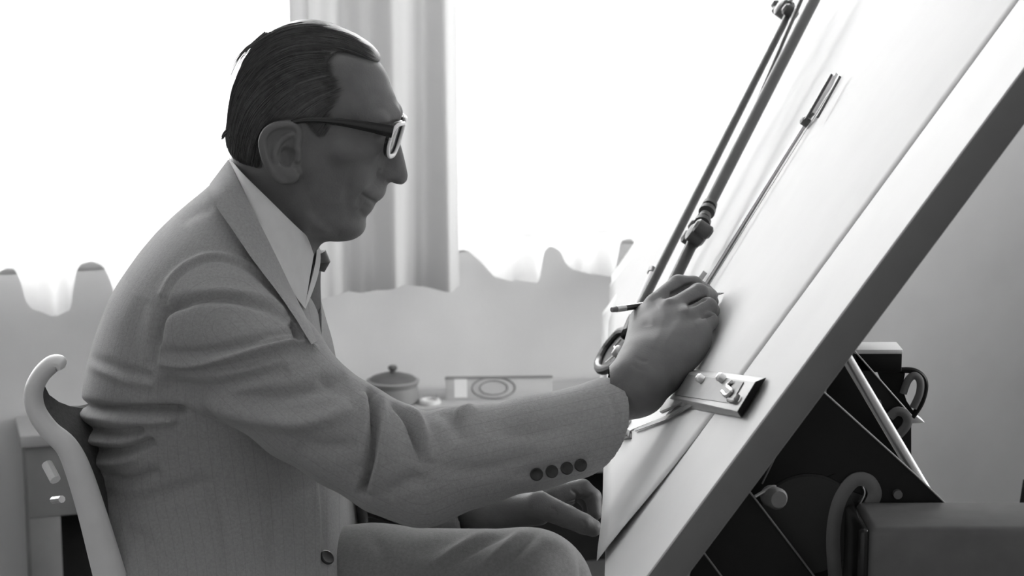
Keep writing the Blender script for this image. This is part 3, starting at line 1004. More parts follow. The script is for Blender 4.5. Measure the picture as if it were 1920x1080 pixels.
WCT = [(480, 150, 73), (560, 110, 72), (450, 220, 68), (520, 200, 75), (600, 150, 70), (650, 130, 65), (690, 150, 61), (640, 185, 66), (690, 200, 62), (735, 200, 54), (722, 240, 47), (706, 243, 52), (690, 238, 59), (664, 268, 67), (630, 275, 68.5), (660, 320, 61), (690, 300, 55), (712, 300, 44), (715, 335, 38), (705, 370, 33), (676, 372, 44), (630, 350, 60), (560, 370, 61), (600, 400, 56), (640, 425, 42), (668, 430, 33), (685, 400, 30), (530, 330, 62), (460, 290, 56), (480, 320, 56), (590, 290, 70)]
RCT = [(480, 150, 78), (560, 90, 76), (450, 240, 66), (640, 90, 62), (700, 120, 54), (730, 170, 48), (745, 210, 40), (735, 250, 34), (715, 300, 32), (715, 350, 30), (700, 385, 26), (680, 410, 26), (680, 430, 26), (640, 445, 24), (600, 440, 26), (520, 380, 45), (450, 290, 45)]

lo = P(395, 520, HY); hi = P(785, 18, HY)
hv = Vol((lo.x, HY - 0.105, lo.z), (hi.x, HY + 0.105, hi.z), 0.0014)
U2, V2 = proj(hv.x[:, 0, :], HY, hv.z[:, 0, :])          # 2-D (x, z) -> pixel
dsk, _ = polydist(U2, V2, SKULL)
dsk = blur(dsk * KH, 2, 2)
hm, _ = polydist(U2, V2, HAIRM)
hm = 1 / (1 + np.exp(-blur(hm, 2, 2) / 2.2))
Wm = field(U2, V2, WCT, 40) * 0.001
Rm = field(U2, V2, RCT, 45) * 0.001
yy = (hv.y - HY)

def inflate(d, W, R, yv=None):
    yv = yy if yv is None else yv
    e = np.clip(1 - d / R, 0, 3)
    W3 = W[:, None, :].astype(np.float32); e3 = e[:, None, :].astype(np.float32)
    return (np.sqrt((yv / W3) ** 2 + e3 ** 2) - 1) * np.minimum(W3, R[:, None, :].astype(np.float32))

skin_d = dsk - 0.0055 * hm
hv.F = inflate(skin_d, Wm - 0.003 * hm, Rm)
dn, _ = polydist(U2, V2, NOSE)
Wn = field(U2, V2, [(742, 232, 8.5), (742, 260, 10), (748, 290, 11), (757, 328, 13), (740, 335, 15), (722, 328, 19), (716, 330, 19), (735, 300, 15), (728, 280, 18)], 16) * .001
Rn = field(U2, V2, [(742, 240, 8), (748, 280, 8), (757, 330, 12), (720, 330, 9)], 20) * .001
hv.add(inflate(dn * KH, Wn, Rn), 0.007)
# brow ridge and cheekbone
for sy in (-1, 1):
    def hp(px, py, mm):
        p = P(px, py, HY); return (p.x, HY + sy * mm * .001, p.z)
    hv.add(hv.cap(hp(738, 214, 18), hp(716, 218, 46), .0075, .006), .012)
    hv.add(hv.cap(hp(716, 218, 46), hp(700, 236, 55), .006, .004), .010)
    hv.add(hv.ell(hp(712, 246, 33), (.0125, .0135, .0125)), .006)       # eyeball under the lids
    hv.add(hv.cap(hp(704, 268, 46), hp(650, 272, 62), .006, .006), .016)
    # ear
    def ep(px, py, extra=0.0):
        p = P(px, py, HY); return (p.x, HY + sy * (.069 + .017 * (578 - px) / 74 + extra), p.z)
    E_OUT = [(567, 262), (571, 245), (571, 230), (563, 221), (549, 218), (531, 220), (517, 228), (509, 243), (509, 258), (513, 276), (521, 295), (531, 310), (543, 320)]
    es = [ep(q[0], q[1], .0015) for q in spline(E_OUT, 3)]
    for a, b in zip(es[:-1], es[1:]):
        hv.add(hv.cap(a, b, .0040, .0040), .0015)
    EAR = [(508, 233), (504, 250), (508, 275), (516, 297), (527, 314), (540, 326), (555, 327), (569, 323), (576, 310), (574, 297), (569, 275), (574, 258), (576, 233), (567, 220), (550, 214), (529, 216), (514, 224)]
    de, _ = polydist(U2, V2, EAR)
    de = de * KH
    ymid = HY + sy * (.067 + .017 * (578 - U2) / 74)
    se = hv._sub(np.minimum(ep(495, 345), ep(590, 200)) - np.array((0, .03, 0)), np.maximum(ep(495, 345), ep(590, 200)) + np.array((0, .03, 0)))
    pl3 = np.maximum(np.abs(hv.y[:, se[1]] - ymid[se[0], None, se[2]]) - .0028, -(de[se[0], None, se[2]]) + .001).astype(np.float32)
    hv.add((se, pl3), .003)
    hv.add(hv.cap(ep(540, 300, -.006), ep(560, 270, -.016), .013, .012), .004)   # ear base
    ant = [ep(q[0], q[1], .001) for q in spline([(560, 236), (546, 242), (534, 256), (529, 274), (534, 293), (546, 303)], 3)]
    for a, b in zip(ant[:-1], ant[1:]):
        hv.add(hv.cap(a, b, .0032, .0032), .002)
    hv.add(hv.ell(ep(557, 313, .001), (.0095, .0048, .0080)), .003)
    hv.add(hv.cap(ep(571, 268, .002), ep(570, 282, .002), .0042, .0042), .003)
    # concha bowl
    sl_, vv_ = hv.ell(ep(552, 276, .004), (.0085, .0085, .0115)); hv.F[sl_] = smax(hv.F[sl_], -vv_, .002)
# neck
nk = hv.cap(P(540, 305, HY), P(484, 500, HY), .056, .060, ((0, 1, 0), .95))
hv.add(nk, .016)
Vh, Qh = hv.mesh(2)
face_strokes = [
    ([(717, 327), (705, 342), (690, 356), (676, 372), (670, 388)], 6, 2.2, 'g'),
    ([(708, 352), (694, 362), (684, 374)], 10, -1.2, 'g'),
    ([(705, 380), (700, 377.5), (692, 374), (684, 369), (677, 364)], 3.2, 2.4, 'g'),
    ([(700, 386), (692, 383), (684, 378)], 5, -1.1, 'g'),
    ([(687, 408), (679, 401), (672, 392)], 6, 1.4, 'g'),
    ([(662, 318), (652, 345), (650, 372), (656, 398)], 9, 0.9, 'g'),
    ([(712, 316), (708.5, 326), (713, 336)], 3.2, 1.8, 'g'),
    ([(722, 340), (732, 343), (744, 344)], 3.0, 2.6, 'g'),
    ([(728, 247), (718, 251), (707, 253), (699, 251)], 2.4, 2.4, 'g'),
    ([(727, 241), (716, 244), (704, 247)], 3.5, -1.4, 'g'),
    ([(728, 235), (716, 236), (704, 240), (697, 246)], 3.0, 2.4, 'g'),
    ([(729, 262), (716, 268), (703, 265)], 4, 0.9, 'g'),
    ([(695, 248), (684, 244), (676, 246)], 2.6, 0.6, 'g'),
    ([(695, 254), (684, 256), (677, 262)], 2.6, 0.6, 'g'),
    ([(575, 395), (605, 425), (635, 444)], 12, 1.5, 'f'),
    ([(566, 340), (572, 370), (588, 400)], 14, 1.0, 'g'),
    ([(640, 160), (662, 172), (680, 168)], 10, 0.5, 'g'),
    ([(600, 300), (640, 330), (645, 380)], 26, 1.6, 'g'),
]
Vh = sculpt(Vh, Qh, face_strokes, mirror=HY)

# hair cap
hairv = Vol((lo.x, HY - 0.09, lo.z), (hi.x, HY + 0.09, hi.z), 0.0016)
U3, V3 = proj(hairv.x[:, 0, :], HY, hairv.z[:, 0, :])
d3, _ = polydist(U3, V3, SKULL)
d3 = blur(d3 * KH, 2, 2)
m3, _ = polydist(U3, V3, HAIRM)
m3 = 1 / (1 + np.exp(-blur(m3, 2, 2) / 2.2))
W3_ = field(U3, V3, WCT, 40) * .001
R3_ = field(U3, V3, RCT, 45) * .001
# side hair thins out towards the temples: a little more body on top
body_ = 0.0005 + 0.002 * np.clip((150 - V3) / 100, 0, 1)
hairv.F = inflate(d3 - .0075 * (1 - m3), W3_ + body_ * m3 - .009 * (1 - m3), R3_, hairv.y - HY)
hairv.F = np.maximum(hairv.F, (.30 - m3)[:, None, :].astype(np.float32) * .02)
Vc, Qc = hairv.mesh(2)
hair = link('hair', np_mesh('hair', Vc, Qc), M_hair, man)
hair['label'] = 'dark oiled hair combed straight back'

# combed strands lying on the cap
def surf_y(u, v, lift):
    """near-side distance from the plane of symmetry of the hair surface at pixel u, v"""
    d, _ = polydist(u, v, SKULL)
    d = d * KH
    W = field(u, v, WCT, 40) * .001 + .0015 + lift
    R = field(u, v, RCT, 45) * .001
    e = np.clip(1 - (d + lift) / R, 0, 1)
    return W * np.sqrt(np.maximum(0, 1 - e * e)), d
FLOW = [(716, 110, -.75, -.66), (690, 84, -.80, -.6), (655, 62, -.92, -.38), (610, 46, -.99, -.12), (560, 42, -.99, .15), (510, 62, -.85, .52), (470, 100, -.6, .8), (445, 160, -.3, .95), (430, 230, -.05, 1), (640, 100, -.95, -.1), (600, 110, -.98, .15), (540, 120, -.88, .45), (500, 160, -.75, .66), (640, 160, -.9, .40), (600, 190, -.85, .5), (560, 200, -.8, .6), (520, 210, -.6, .8), (480, 240, -.4, .9), (450, 280, -.1, 1), (480, 295, -.3, .95), (615, 230, -.35, .95), (650, 150, -.95, .2)]
def flow(u, v):
    a = np.zeros(u.shape); b = np.zeros(u.shape)
    for x, y, dx, dy in FLOW:
        g = np.exp(-((u - x) ** 2 + (v - y) ** 2) / 45 ** 2) + 1e-6
        a += g * dx; b += g * dy
    n = np.hypot(a, b)
    return a / n, b / n
NS = 3400
su = rng.uniform(420, 720, 9000); sv = rng.uniform(36, 312, 9000)
ins, _ = polydist(su, sv, HAIRS); dd_, _ = polydist(su, sv, SKULL)
capk, _ = polydist(su, sv, HAIRM)
keep = (ins > 2) & (dd_ > 1.0) & ((capk > 3) | (rng.uniform(0, 1, 9000) < np.clip(ins / 18, 0, 1) ** 1.5 * .7))
su, sv = su[keep][:NS], sv[keep][:NS]
tu = rng.uniform(612, 662, 1500); tv_ = rng.uniform(90, 246, 1500)
ti, _ = polydist(tu, tv_, HAIRS); tj, _ = polydist(tu, tv_, HAIRM)
tk = (ti > 0) & (tj < 8) & (rng.uniform(0, 1, 1500) < np.clip(ti / 16, 0, 1) ** 1.5)
su = np.concatenate([su, tu[tk]]); sv = np.concatenate([sv, tv_[tk]])
STEP, LN = 5.0, 15
path_u = [su]; path_v = [sv]
for i in range(LN):
    a, b = flow(path_u[-1], path_v[-1])
    nu, nv = path_u[-1] + a * STEP, path_v[-1] + b * STEP
    path_u.append(nu); path_v.append(nv)
PU = np.stack(path_u, 1); PV = np.stack(path_v, 1)
lift = rng.uniform(.0000, .0012, len(su))[:, None]
capd, _ = polydist(PU.ravel(), PV.ravel(), HAIRM)
lift = lift - .0013 / (1 + np.exp(capd.reshape(PU.shape) / 3.0))
SY, SD = surf_y(PU.ravel(), PV.ravel(), lift.ravel())
SY = SY.reshape(PU.shape); SD = SD.reshape(PU.shape)
IN, _ = polydist(PU.ravel(), PV.ravel(), HAIRS)
ok = (IN.reshape(PU.shape) > -1) & (SD > 0.0002)
def to_world(u, v):
    uu = (u - 960) / FPX; vv = (540 - v) / FPX
    dy = CP + vv * SP
    return uu / dy * HY, ZC + (-SP + vv * CP) / dy * HY
SX, SZ = to_world(PU, PV)
def strands(sel, name, m):
    vs_, fs_ = [], []
    base = 0
    for sgn in (-1, 1):
        for i in sel:
            k = int(np.argmin(ok[i])) if not ok[i].all() else LN + 1
            if k < 4: continue
            xyz = np.stack([SX[i, :k], HY + sgn * SY[i, :k], SZ[i, :k]], 1)
            r0 = rng.uniform(.00022, .0004)
            T = np.gradient(xyz, axis=0); T /= np.linalg.norm(T, axis=1)[:, None] + 1e-9
            A = np.cross(T, np.array([0, 1, 0])); A /= np.linalg.norm(A, axis=1)[:, None] + 1e-9
            Bv = np.cross(T, A)
            taper = (np.minimum(1, np.minimum(np.arange(k) + .3, k - 1 - np.arange(k) + .3) / 3) * r0)[:, None]
            for c in range(3):
                an = 2 * math.pi * c / 3
                vs_.append(xyz + (A * math.cos(an) + Bv * math.sin(an)) * taper)
            for c in range(3):
                c2 = (c + 1) % 3
                j = np.arange(k - 1)
                fs_.append(np.stack([base + c * k + j, base + c2 * k + j, base + c2 * k + j + 1, base + c * k + j + 1], 1))
            base += 3 * k
    o = link(name, np_mesh(name, np.concatenate(vs_), np.concatenate(fs_)), m, hair)
    o['kind'] = 'stuff'
    return o
ids = np.arange(len(su))
strands(ids[ids % 3 != 0], 'hair_strands', M_hair)
strands(ids[ids % 3 == 0], 'grey_hair_strands', M_hair2)
# loose locks standing off the crown
mb = MB()
for k in range(16):
    j = rng.uniform(-1, 1, 4)
    w = [(505 + 8 * j[0], 62 + 3 * j[1]), (482 + 4 * j[0], 78 + 3 * j[1]), (462 + 5 * j[2], 94 + 4 * j[1]), (446 + 6 * j[2], 116 + 6 * j[3]), (436 + 7 * j[2], 138 + 9 * j[3])]
    if k % 3 == 0: w = w[:4]
    Yk = HY - .012 + .02 * j[3]
    pts = [P(q[0], q[1], Yk) for q in spline(w, 4)]
    mb.tube(pts, list(np.linspace(.0007, .00015, len(pts))), 5)
mb.build('loose_lock', M_hair, hair)
mb = MB()
for k in range(14):
    j = rng.uniform(-1, 1, 3)
    pts = [P(q[0], q[1], HY - .01 + .02 * j[0]) for q in spline([(428 + j[1], 245 + 5 * j[2]), (421 + 2 * j[1], 252 + 4 * j[2]), (417 + 2 * j[1], 259 + 3 * j[2])], 3)]
    mb.tube(pts, list(np.linspace(.001, .0003, len(pts))), 5)
mb.build('nape_tuft', M_hair, hair)

# ---------------------------------------------------------------- hands
def hand(joints, fingers, extra, lo_, hi_, h=.0013, k=.006):
    v = Vol(lo_, hi_, h)
    for a, b, r1, r2, kk in extra:
        v.add(v.cap(P(*a), P(*b), r1, r2), kk)
    for f in fingers:
        v.F = smin(v.F, v.chain([(P(*q), r) for q, r in f], .002), .0028)
    return v.mesh(2)

# right hand: back of the hand to the camera, closed round the pencil
WR = (1194, 722, 2.205)
MI, MM, MR, ML = (1232, 570, 2.318), (1262, 580, 2.292), (1290, 598, 2.272), (1312, 622, 2.256)
rh_extra = [
    ((1070, 795, 2.20), WR, .029, .0255, .01),
    (WR, (1220, 685, 2.225), .0265, .028, .02),
    (WR, MI, .024, .0125, .016), (WR, MM, .025, .0125, .016), (WR, MR, .025, .0120, .016), (WR, ML, .0225, .0115, .016),
    ((1212, 695, 2.225), (1280, 655, 2.245), .024, .020, .016),           # heel of the hand
    ((1250, 708, 2.215), (1310, 640, 2.250), .014, .012, .014),
    ((1205, 680, 2.24), (1205, 600, 2.32), .022, .015, .016),             # thumb side
    ((1240, 640, 2.27), (1275, 610, 2.29), .024, .020, .016),
]
rh_fing = [
    [((1228, 572, 2.315), .0120), ((1272, 534, 2.345), .0112), ((1300, 535, 2.350), .0106), ((1322, 548, 2.375), .0092), ((1334, 554, 2.388), .0075)],
    [((1262, 580, 2.290), .0120), ((1310, 550, 2.315), .0113), ((1326, 556, 2.335), .0104), ((1332, 566, 2.365), .0090), ((1330, 566, 2.385), .0078)],
    [((1290, 598, 2.270), .0115), ((1327, 576, 2.292), .0108), ((1332, 582, 2.315), .0100), ((1326, 592, 2.345), .0088), ((1318, 590, 2.365), .0076)],
    [((1312, 622, 2.254), .0110), ((1330, 602, 2.272), .0098), ((1330, 606, 2.292), .0090), ((1322, 612, 2.318), .0080), ((1312, 606, 2.335), .0068)],
    [((1205, 610, 2.315), .0145), ((1240, 580, 2.365), .0125), ((1290, 566, 2.385), .0110), ((1318, 560, 2.395), .0085)],
]
a, b = P(1140, 850, 2.2), P(1375, 490, 2.4)
Vr, Qr = hand(None, rh_fing, rh_extra, (a.x, 2.15, a.z), (b.x, 2.425, b.z))
rh_strokes = [
    ([(1256, 551), (1272, 546), (1287, 537), (1303, 529)], 3.2, 5.760000000000001, 'g'),
    ([(1288, 573), (1300, 570), (1313, 563), (1325, 558)], 3.0, 5.44, 'g'),
    ([(1314, 596), (1325, 592), (1338, 588)], 2.8, 4.800000000000001, 'g'),
    ([(1232, 574), (1246, 566), (1258, 561)], 9, -1.6, 'g'),
    ([(1272, 588), (1284, 582), (1292, 580)], 9, -1.6, 'g'),
    ([(1305, 612), (1318, 604), (1325, 602)], 8, -1.4, 'g'),
    ([(1225, 655), (1240, 610), (1248, 575)], 7, -0.8, 'g'),
    ([(1240, 660), (1266, 615), (1280, 590)], 7, -0.7, 'g'),
    ([(1190, 668), (1202, 676), (1216, 678)], 4, 0.9, 'g'),
    ([(1184, 682), (1198, 692), (1214, 695)], 4, 0.9, 'g'),
    ([(1200, 575), (1212, 590), (1216, 612)], 7, 1.0, 'g'),
]
Vr = sculpt(Vr, Qr, rh_strokes)

# left hand resting on the thigh: thumb towards the camera, fingers curled over the knee
lh_extra = [
    ((840, 958, 2.44), (925, 958, 2.372), .026, .022, .01),
    ((925, 958, 2.372), (1005, 945, 2.345), .021, .0165, .014),
    ((925, 955, 2.38), (1035, 930, 2.385), .020, .014, .014),
    ((925, 958, 2.39), (1035, 940, 2.42), .020, .013, .014),
    ((950, 962, 2.36), (1010, 962, 2.345), .016, .014, .012),
]
lh_fing = [
    [((960, 955, 2.36), .0165), ((1008, 945, 2.335), .0155), ((1062, 968, 2.325), .0130), ((1094, 982, 2.322), .0118), ((1112, 990, 2.322), .0100)],
    [((1035, 928, 2.383), .0125), ((1092, 915, 2.395), .0105), ((1112, 932, 2.392), .0098), ((1116, 962, 2.385), .0085)],
    [((1035, 934, 2.402), .0125), ((1086, 922, 2.42), .0105), ((1106, 944, 2.415), .0098), ((1108, 972, 2.405), .0085)],
    [((1030, 940, 2.42), .0120), ((1076, 932, 2.44), .0100), ((1096, 956, 2.435), .0095), ((1098, 980, 2.425), .0080)],
    [((1024, 946, 2.435), .0110), ((1062, 944, 2.455), .0090), ((1080, 964, 2.450), .0082), ((1082, 984, 2.442), .0070)],
]
a, b = P(835, 1020, 2.45), P(1150, 870, 2.45)
Vl, Ql = hand(None, lh_fing, lh_extra, (a.x, 2.28, a.z - .01), (b.x, 2.50, b.z))
Vl = sculpt(Vl, Ql, [([(1070, 918), (1082, 928), (1078, 950)], 3, 2.0, 'g'), ([(1088, 935), (1100, 935), (1110, 925)], 3, 1.6, 'g'), ([(1030, 950), (1042, 958), (1040, 972)], 4, 0.8, 'g'), ([(1090, 975), (1098, 985), (1094, 996)], 3, 0.7, 'g')])

# ---------------------------------------------------------------- trunk and limbs under the clothes (coarse, hidden)
cv = Vol((-.50, 2.05, .03), (.20, 2.72, 1.20), .009)
def C3(px, py, Y): return P(px, py, Y)
cv.add(cv.cap(C3(500, 430, TY), C3(400, 620, TY), .055, .10), .02)
cv.add(cv.cap(C3(400, 620, TY), C3(400, 1080, TY), .11, .11), .05)
SHN, SHF = (420, 625, 2.205), (420, 560, 2.53)
ELN, WRN = (775, 880, 2.165), (1110, 795, 2.205)
cv.add(cv.cap(C3(*SHN), C3(*ELN), .045, .038), .02); cv.add(cv.cap(C3(*ELN), C3(*WRN), .036, .026), .01)
cv.add(cv.cap(C3(*SHF), C3(640, 870, 2.60), .045, .038), .02); cv.add(cv.cap(C3(640, 870, 2.60), C3(870, 958, 2.42), .036, .024), .01)
HPN, KNN = (360, 1125, 2.28), (990, 1113, 2.245)
HPF, KNF = (380, 1095, 2.46), (985, 1105, 2.50)
kn, kf = C3(*KNN), C3(*KNF)
an, af = Vector((kn.x - .03, 2.25, .09)), Vector((kf.x + .06, 2.50, .09))
cv.add(cv.cap(C3(*HPN), kn, .07, .05), .02); cv.add(cv.cap(C3(*HPF), kf, .07, .05), .02)
cv.add(cv.cap(kn, an, .047, .035), .01); cv.add(cv.cap(kf, af, .047, .035), .01)
Vb, Qb = cv.mesh(1)
allV = np.concatenate([Vh, Vr, Vl, Vb])
o1, o2, o3 = len(Vh), len(Vh) + len(Vr), len(Vh) + len(Vr) + len(Vl)
allQ = np.concatenate([Qh, Qr + o1, Ql + o2, Qb + o3])
body = link('body', np_mesh('body', allV, allQ), M_skin, man)
body['label'] = 'tanned skin of face, neck and hands'

# ---------------------------------------------------------------- jacket
jv = Vol((-.475, 2.06, P(400, 1230, TY).z), (.145, 2.68, P(430, 300, TY).z), .0028)
ROWS = [(318, 420, 500, 60), (340, 404, 520, 72), (360, 378, 536, 92), (385, 348, 548, 122), (415, 312, 560, 150), (450, 280, 570, 170), (490, 250, 578, 182), (540, 217, 588, 188), (620, 187, 602, 188), (690, 168, 618, 184), (760, 152, 638, 178), (800, 151, 646, 175), (850, 158, 650, 173), (900, 182, 652, 178), (950, 206, 657, 200), (1000, 222, 663, 226), (1080, 236, 668, 242), (1180, 250, 672, 246), (1230, 262, 676, 246)]
rz, rb, rf, rw = [], [], [], []
for py, b_, f_, w_ in ROWS:
    p1, p2 = P(b_, py, TY), P(f_, py, TY)
    rz.append(p1.z); rb.append(p1.x); rf.append(p2.x); rw.append(w_ * .001)
rz, rb, rf, rw = [np.array(a)[::-1] for a in (rz, rb, rf, rw)]
def rowi(z, a):
    # smooth interpolation
    zs = np.linspace(rz[0], rz[-1], 200)
    v = np.interp(zs, rz, a)
    v = np.convolve(np.pad(v, 5, mode='edge'), np.ones(11) / 11, 'valid')
    return np.interp(z, zs, v)
zz = jv.z[0, 0, :]
zb, zf, zw = [rowi(zz, a)[None, None, :].astype(np.float32) for a in (rb, rf, rw)]
ac = (zf - zb) / 2; xc = (zf + zb) / 2
n_ = np.interp(zz, [P(400, 1010, TY).z, P(400, 860, TY).z], [6.0, 2.35])[None, None, :].astype(np.float32)
tor = ((np.abs(jv.x - xc) / ac) ** n_ + (np.abs(jv.y - TY) / zw) ** n_) ** (1 / n_) - 1
tor = tor * np.minimum(ac, zw)
tor = np.maximum(tor, jv.z - (rz[-1] - .002))
tor = np.maximum(tor, (SEATZ + .012) - jv.z)
# near sleeve
ARM = [((418, 615, 2.225), .0745), ((500, 695, 2.195), .0655), ((568, 762, 2.175), .0575), ((650, 815, 2.165), .0555), ((735, 862, 2.160), .0570), ((790, 888, 2.160), .0545)]
FORE = [((790, 888, 2.160), .0545), ((850, 862, 2.165), .0530), ((900, 852, 2.168), .0500), ((1000, 830, 2.178), .0480), ((1150, 796, 2.200), .0490), ((1230, 778, 2.210), .0490)]
slv = jv.chain([(P(*q), r) for q, r in ARM], .012)
fo = jv.chain([(P(*q), r) for q, r in FORE], .012)
CUC = P(1110, 798, 2.200)
cdir = (P(1153, 798, 2.200) - P(950, 842, 2.172)).normalized()
cpl = Vector((.90, .62, -.36)).normalized()
cut = (jv.x - CUC.x) * cpl.x + (jv.y - CUC.y) * cpl.y + (jv.z - CUC.z) * cpl.z
fo = smax(fo, cut.astype(np.float32), .004)
hollow = jv.full(jv.cap(CUC - cdir * .045, CUC + cdir * .1, .040, .0455))
fo = np.maximum(fo, -hollow)
slv = smin(slv, fo, .010)
# far sleeve
fs = [((425, 560, 2.545), .070), ((560, 740, 2.60), .058), ((660, 880, 2.60), .054)]
fsl = jv.chain([(P(*q), r) for q, r in fs], .012)
f2 = jv.full(jv.cap(P(660, 880, 2.60), P(905, 958, 2.395), .052, .040))
C2 = P(905, 957, 2.395); c2d = (P(905, 958, 2.395) - P(660, 880, 2.60)).normalized()
f2 = smax(f2, ((jv.x - C2.x) * c2d.x + (jv.y - C2.y) * c2d.y + (jv.z - C2.z) * c2d.z).astype(np.float32), .003)
f2 = np.maximum(f2, -jv.full(jv.cap(C2 - c2d * .04, C2 + c2d * .1, .034, .036)))
fsl = smin(fsl, f2, .01)
jv.F = smin(smin(tor, slv, .014), fsl, .012)
Vj, Qj = jv.mesh(2)
near_arm = lambda W: W[:, 1] < 2.32
jk_strokes = [
    # armhole seam and the sleeve head
    ([(288, 700), (290, 650), (295, 600), (306, 556), (325, 522), (356, 496), (398, 482), (441, 489), (479, 506), (516, 543), (549, 581), (575, 624)], 6, -1.6, 'f'),
    ([(286, 690), (288, 650), (293, 600), (304, 554)], 7, 3.0, 'g'),
    ([(292, 650), (298, 600), (318, 576), (345, 564), (400, 557), (452, 561), (500, 575), (545, 604)], 8, 4.4, 'g'),
    ([(350, 556), (400, 549), (452, 552), (500, 564), (540, 588)], 9, -1.8, 'g'),
    ([(300, 585), (330, 574), (356, 572)], 6, 2.0, 'g'),
    ([(300, 660), (360, 663), (425, 652), (500, 634), (556, 622)], 8, 2.6, 'g'),
    ([(292, 680), (355, 686), (425, 673), (506, 651), (559, 642), (597, 656)], 5, -3.4, 'g'),
    ([(330, 695), (425, 688), (506, 668), (559, 658)], 8, 1.6, 'g'),
    ([(480, 640), (520, 632), (560, 630)], 4, -1.5, 'g'),
    ([(545, 604), (556, 612), (560, 628), (552, 640)], 6, 5.0, 'g'),
    ([(300, 715), (380, 730), (460, 712), (540, 690)], 12, 3.5, 'g'),
    ([(330, 745), (440, 772), (540, 792), (610, 786), (660, 762)], 15, -4.5, 'g'),
    ([(420, 745), (520, 745), (600, 730), (660, 735)], 13, 3.0, 'g'),
    ([(597, 700), (620, 716), (650, 705)], 10, 3.0, 'g'),
    ([(560, 830), (620, 840), (668, 830)], 14, 2.2, 'g'),
    # elbow creases
    ([(697, 734), (702, 770), (702, 803), (695, 868), (678, 922)], 6, 7.0, 'g!'),
    ([(712, 738), (718, 800), (708, 870), (692, 925)], 9, -4.0, 'g'),
    ([(682, 736), (684, 800), (676, 870)], 9, -3.0, 'g'),
    ([(738, 755), (758, 774), (772, 797), (784, 832), (793, 868)], 6.5, 6.0, 'g'),
    ([(760, 762), (784, 790), (800, 830), (805, 866)], 9, -3.5, 'g'),
    ([(820, 765), (850, 790), (862, 830)], 13, 2.5, 'g'),
    ([(885, 755), (870, 772), (850, 776)], 10, -3.0, 'g'),
    ([(720, 930), (770, 900), (800, 905)], 12, 2.5, 'g'),
    ([(900, 800), (1000, 815), (1100, 790)], 20, 1.5, 'g'),
    ([(820, 880), (920, 880), (1010, 850)], 16, 1.6, 'g'),
    ([(960, 900), (1040, 880), (1120, 862)], 9, 1.5, 'f'),
    ([(1123, 712), (1150, 758), (1157, 800), (1146, 850)], 4, 1.0, 'g'),
    # back and side folds of the body
    ([(165, 676), (200, 690), (240, 706), (290, 716)], 10, 3.0, 'f'),
    ([(140, 754), (180, 764), (240, 769), (340, 769)], 7, 7.5, 'g!'),
    ([(140, 774), (180, 784), (250, 790), (320, 786)], 9, -3.0, 'g!'),
    ([(140, 800), (170, 806), (215, 812), (260, 806)], 7, 5.0, 'g!'),
    ([(140, 820), (180, 826), (230, 826)], 8, -4.0, 'g!'),
    ([(140, 838), (180, 846), (230, 846), (280, 830)], 7, 5.0, 'g!'),
    ([(150, 862), (200, 868), (260, 858)], 9, -3.0, 'g'),
    ([(190, 892), (240, 902), (300, 882)], 9, 3.5, 'g'),
    ([(210, 960), (300, 930), (400, 900)], 14, 2.0, 'g'),
    ([(270, 750), (252, 700), (250, 620), (268, 560)], 16, 1.8, 'g'),
    ([(395, 900), (420, 980), (430, 1080)], 12, 1.2, 'g'),
    ([(510, 900), (515, 980), (505, 1080)], 12, 1.2, 'g'),
    ([(596, 900), (602, 980), (600, 1080)], 7, 1.8, 'f'),
    ([(230, 1000), (270, 1010), (320, 1080)], 14, 2.0, 'g'),
    ([(340, 420), (360, 400), (400, 388)], 10, 1.5, 'g'),
]
Vj = sculpt(Vj, Qj, [(s_[0], s_[1] * 1.1, s_[2] * 2.5, s_[3]) for s_ in jk_strokes])
jacket = link('jacket', np_mesh('jacket', Vj, Qj), M_jkbody, man)
# faint woven stripe: a coordinate across the cloth, lengthwise along body and sleeves
Ux, Vx = proj(Vj[:, 0], Vj[:, 1], Vj[:, 2])
nn = Vj[:, 1] < 2.3
dA, tA = polydist(Ux, Vx, [q for q, r in ARM], closed=False)
dF, tF = polydist(Ux, Vx, [q for q, r in FORE], closed=False)
xc_ = np.interp(Vj[:, 2], zz, xc[0, 0]); ac_ = np.interp(Vj[:, 2], zz, ac[0, 0])
stripe = (Vj[:, 0] - xc_) / ac_ * .14
dist_arm = np.minimum(np.abs(dA), np.abs(dF))
onarm = nn & (dist_arm < 112) & (Vj[:, 1] < 2.215)
stripe = np.where(onarm, np.where(np.abs(dA) < np.abs(dF), dA, dF) * 2.2 / FPX, stripe)
at = jacket.data.attributes.new('stripe', 'FLOAT', 'POINT')
at.data.foreach_set('value', stripe.astype(np.float32))
jacket['label'] = 'light grey wool suit jacket with creased sleeve'
jbvh = BVHTree.FromPolygons([tuple(v) for v in Vj], [tuple(int(i) for i in q) for q in Qj])

def drape(px, py, off, Yfall, bvh=jbvh, ymin=None):
    """point on the visible cloth at a pixel, raised by off; or the given depth where nothing is hit"""
    d = ray(px, py).normalized()
    hit = bvh.ray_cast(CAMP, d)
    if hit[0] is not None:
        q = hit[0] - d * off
        if Yfall is None or q.y < Yfall:
            return q
    return P(px, py, Yfall)

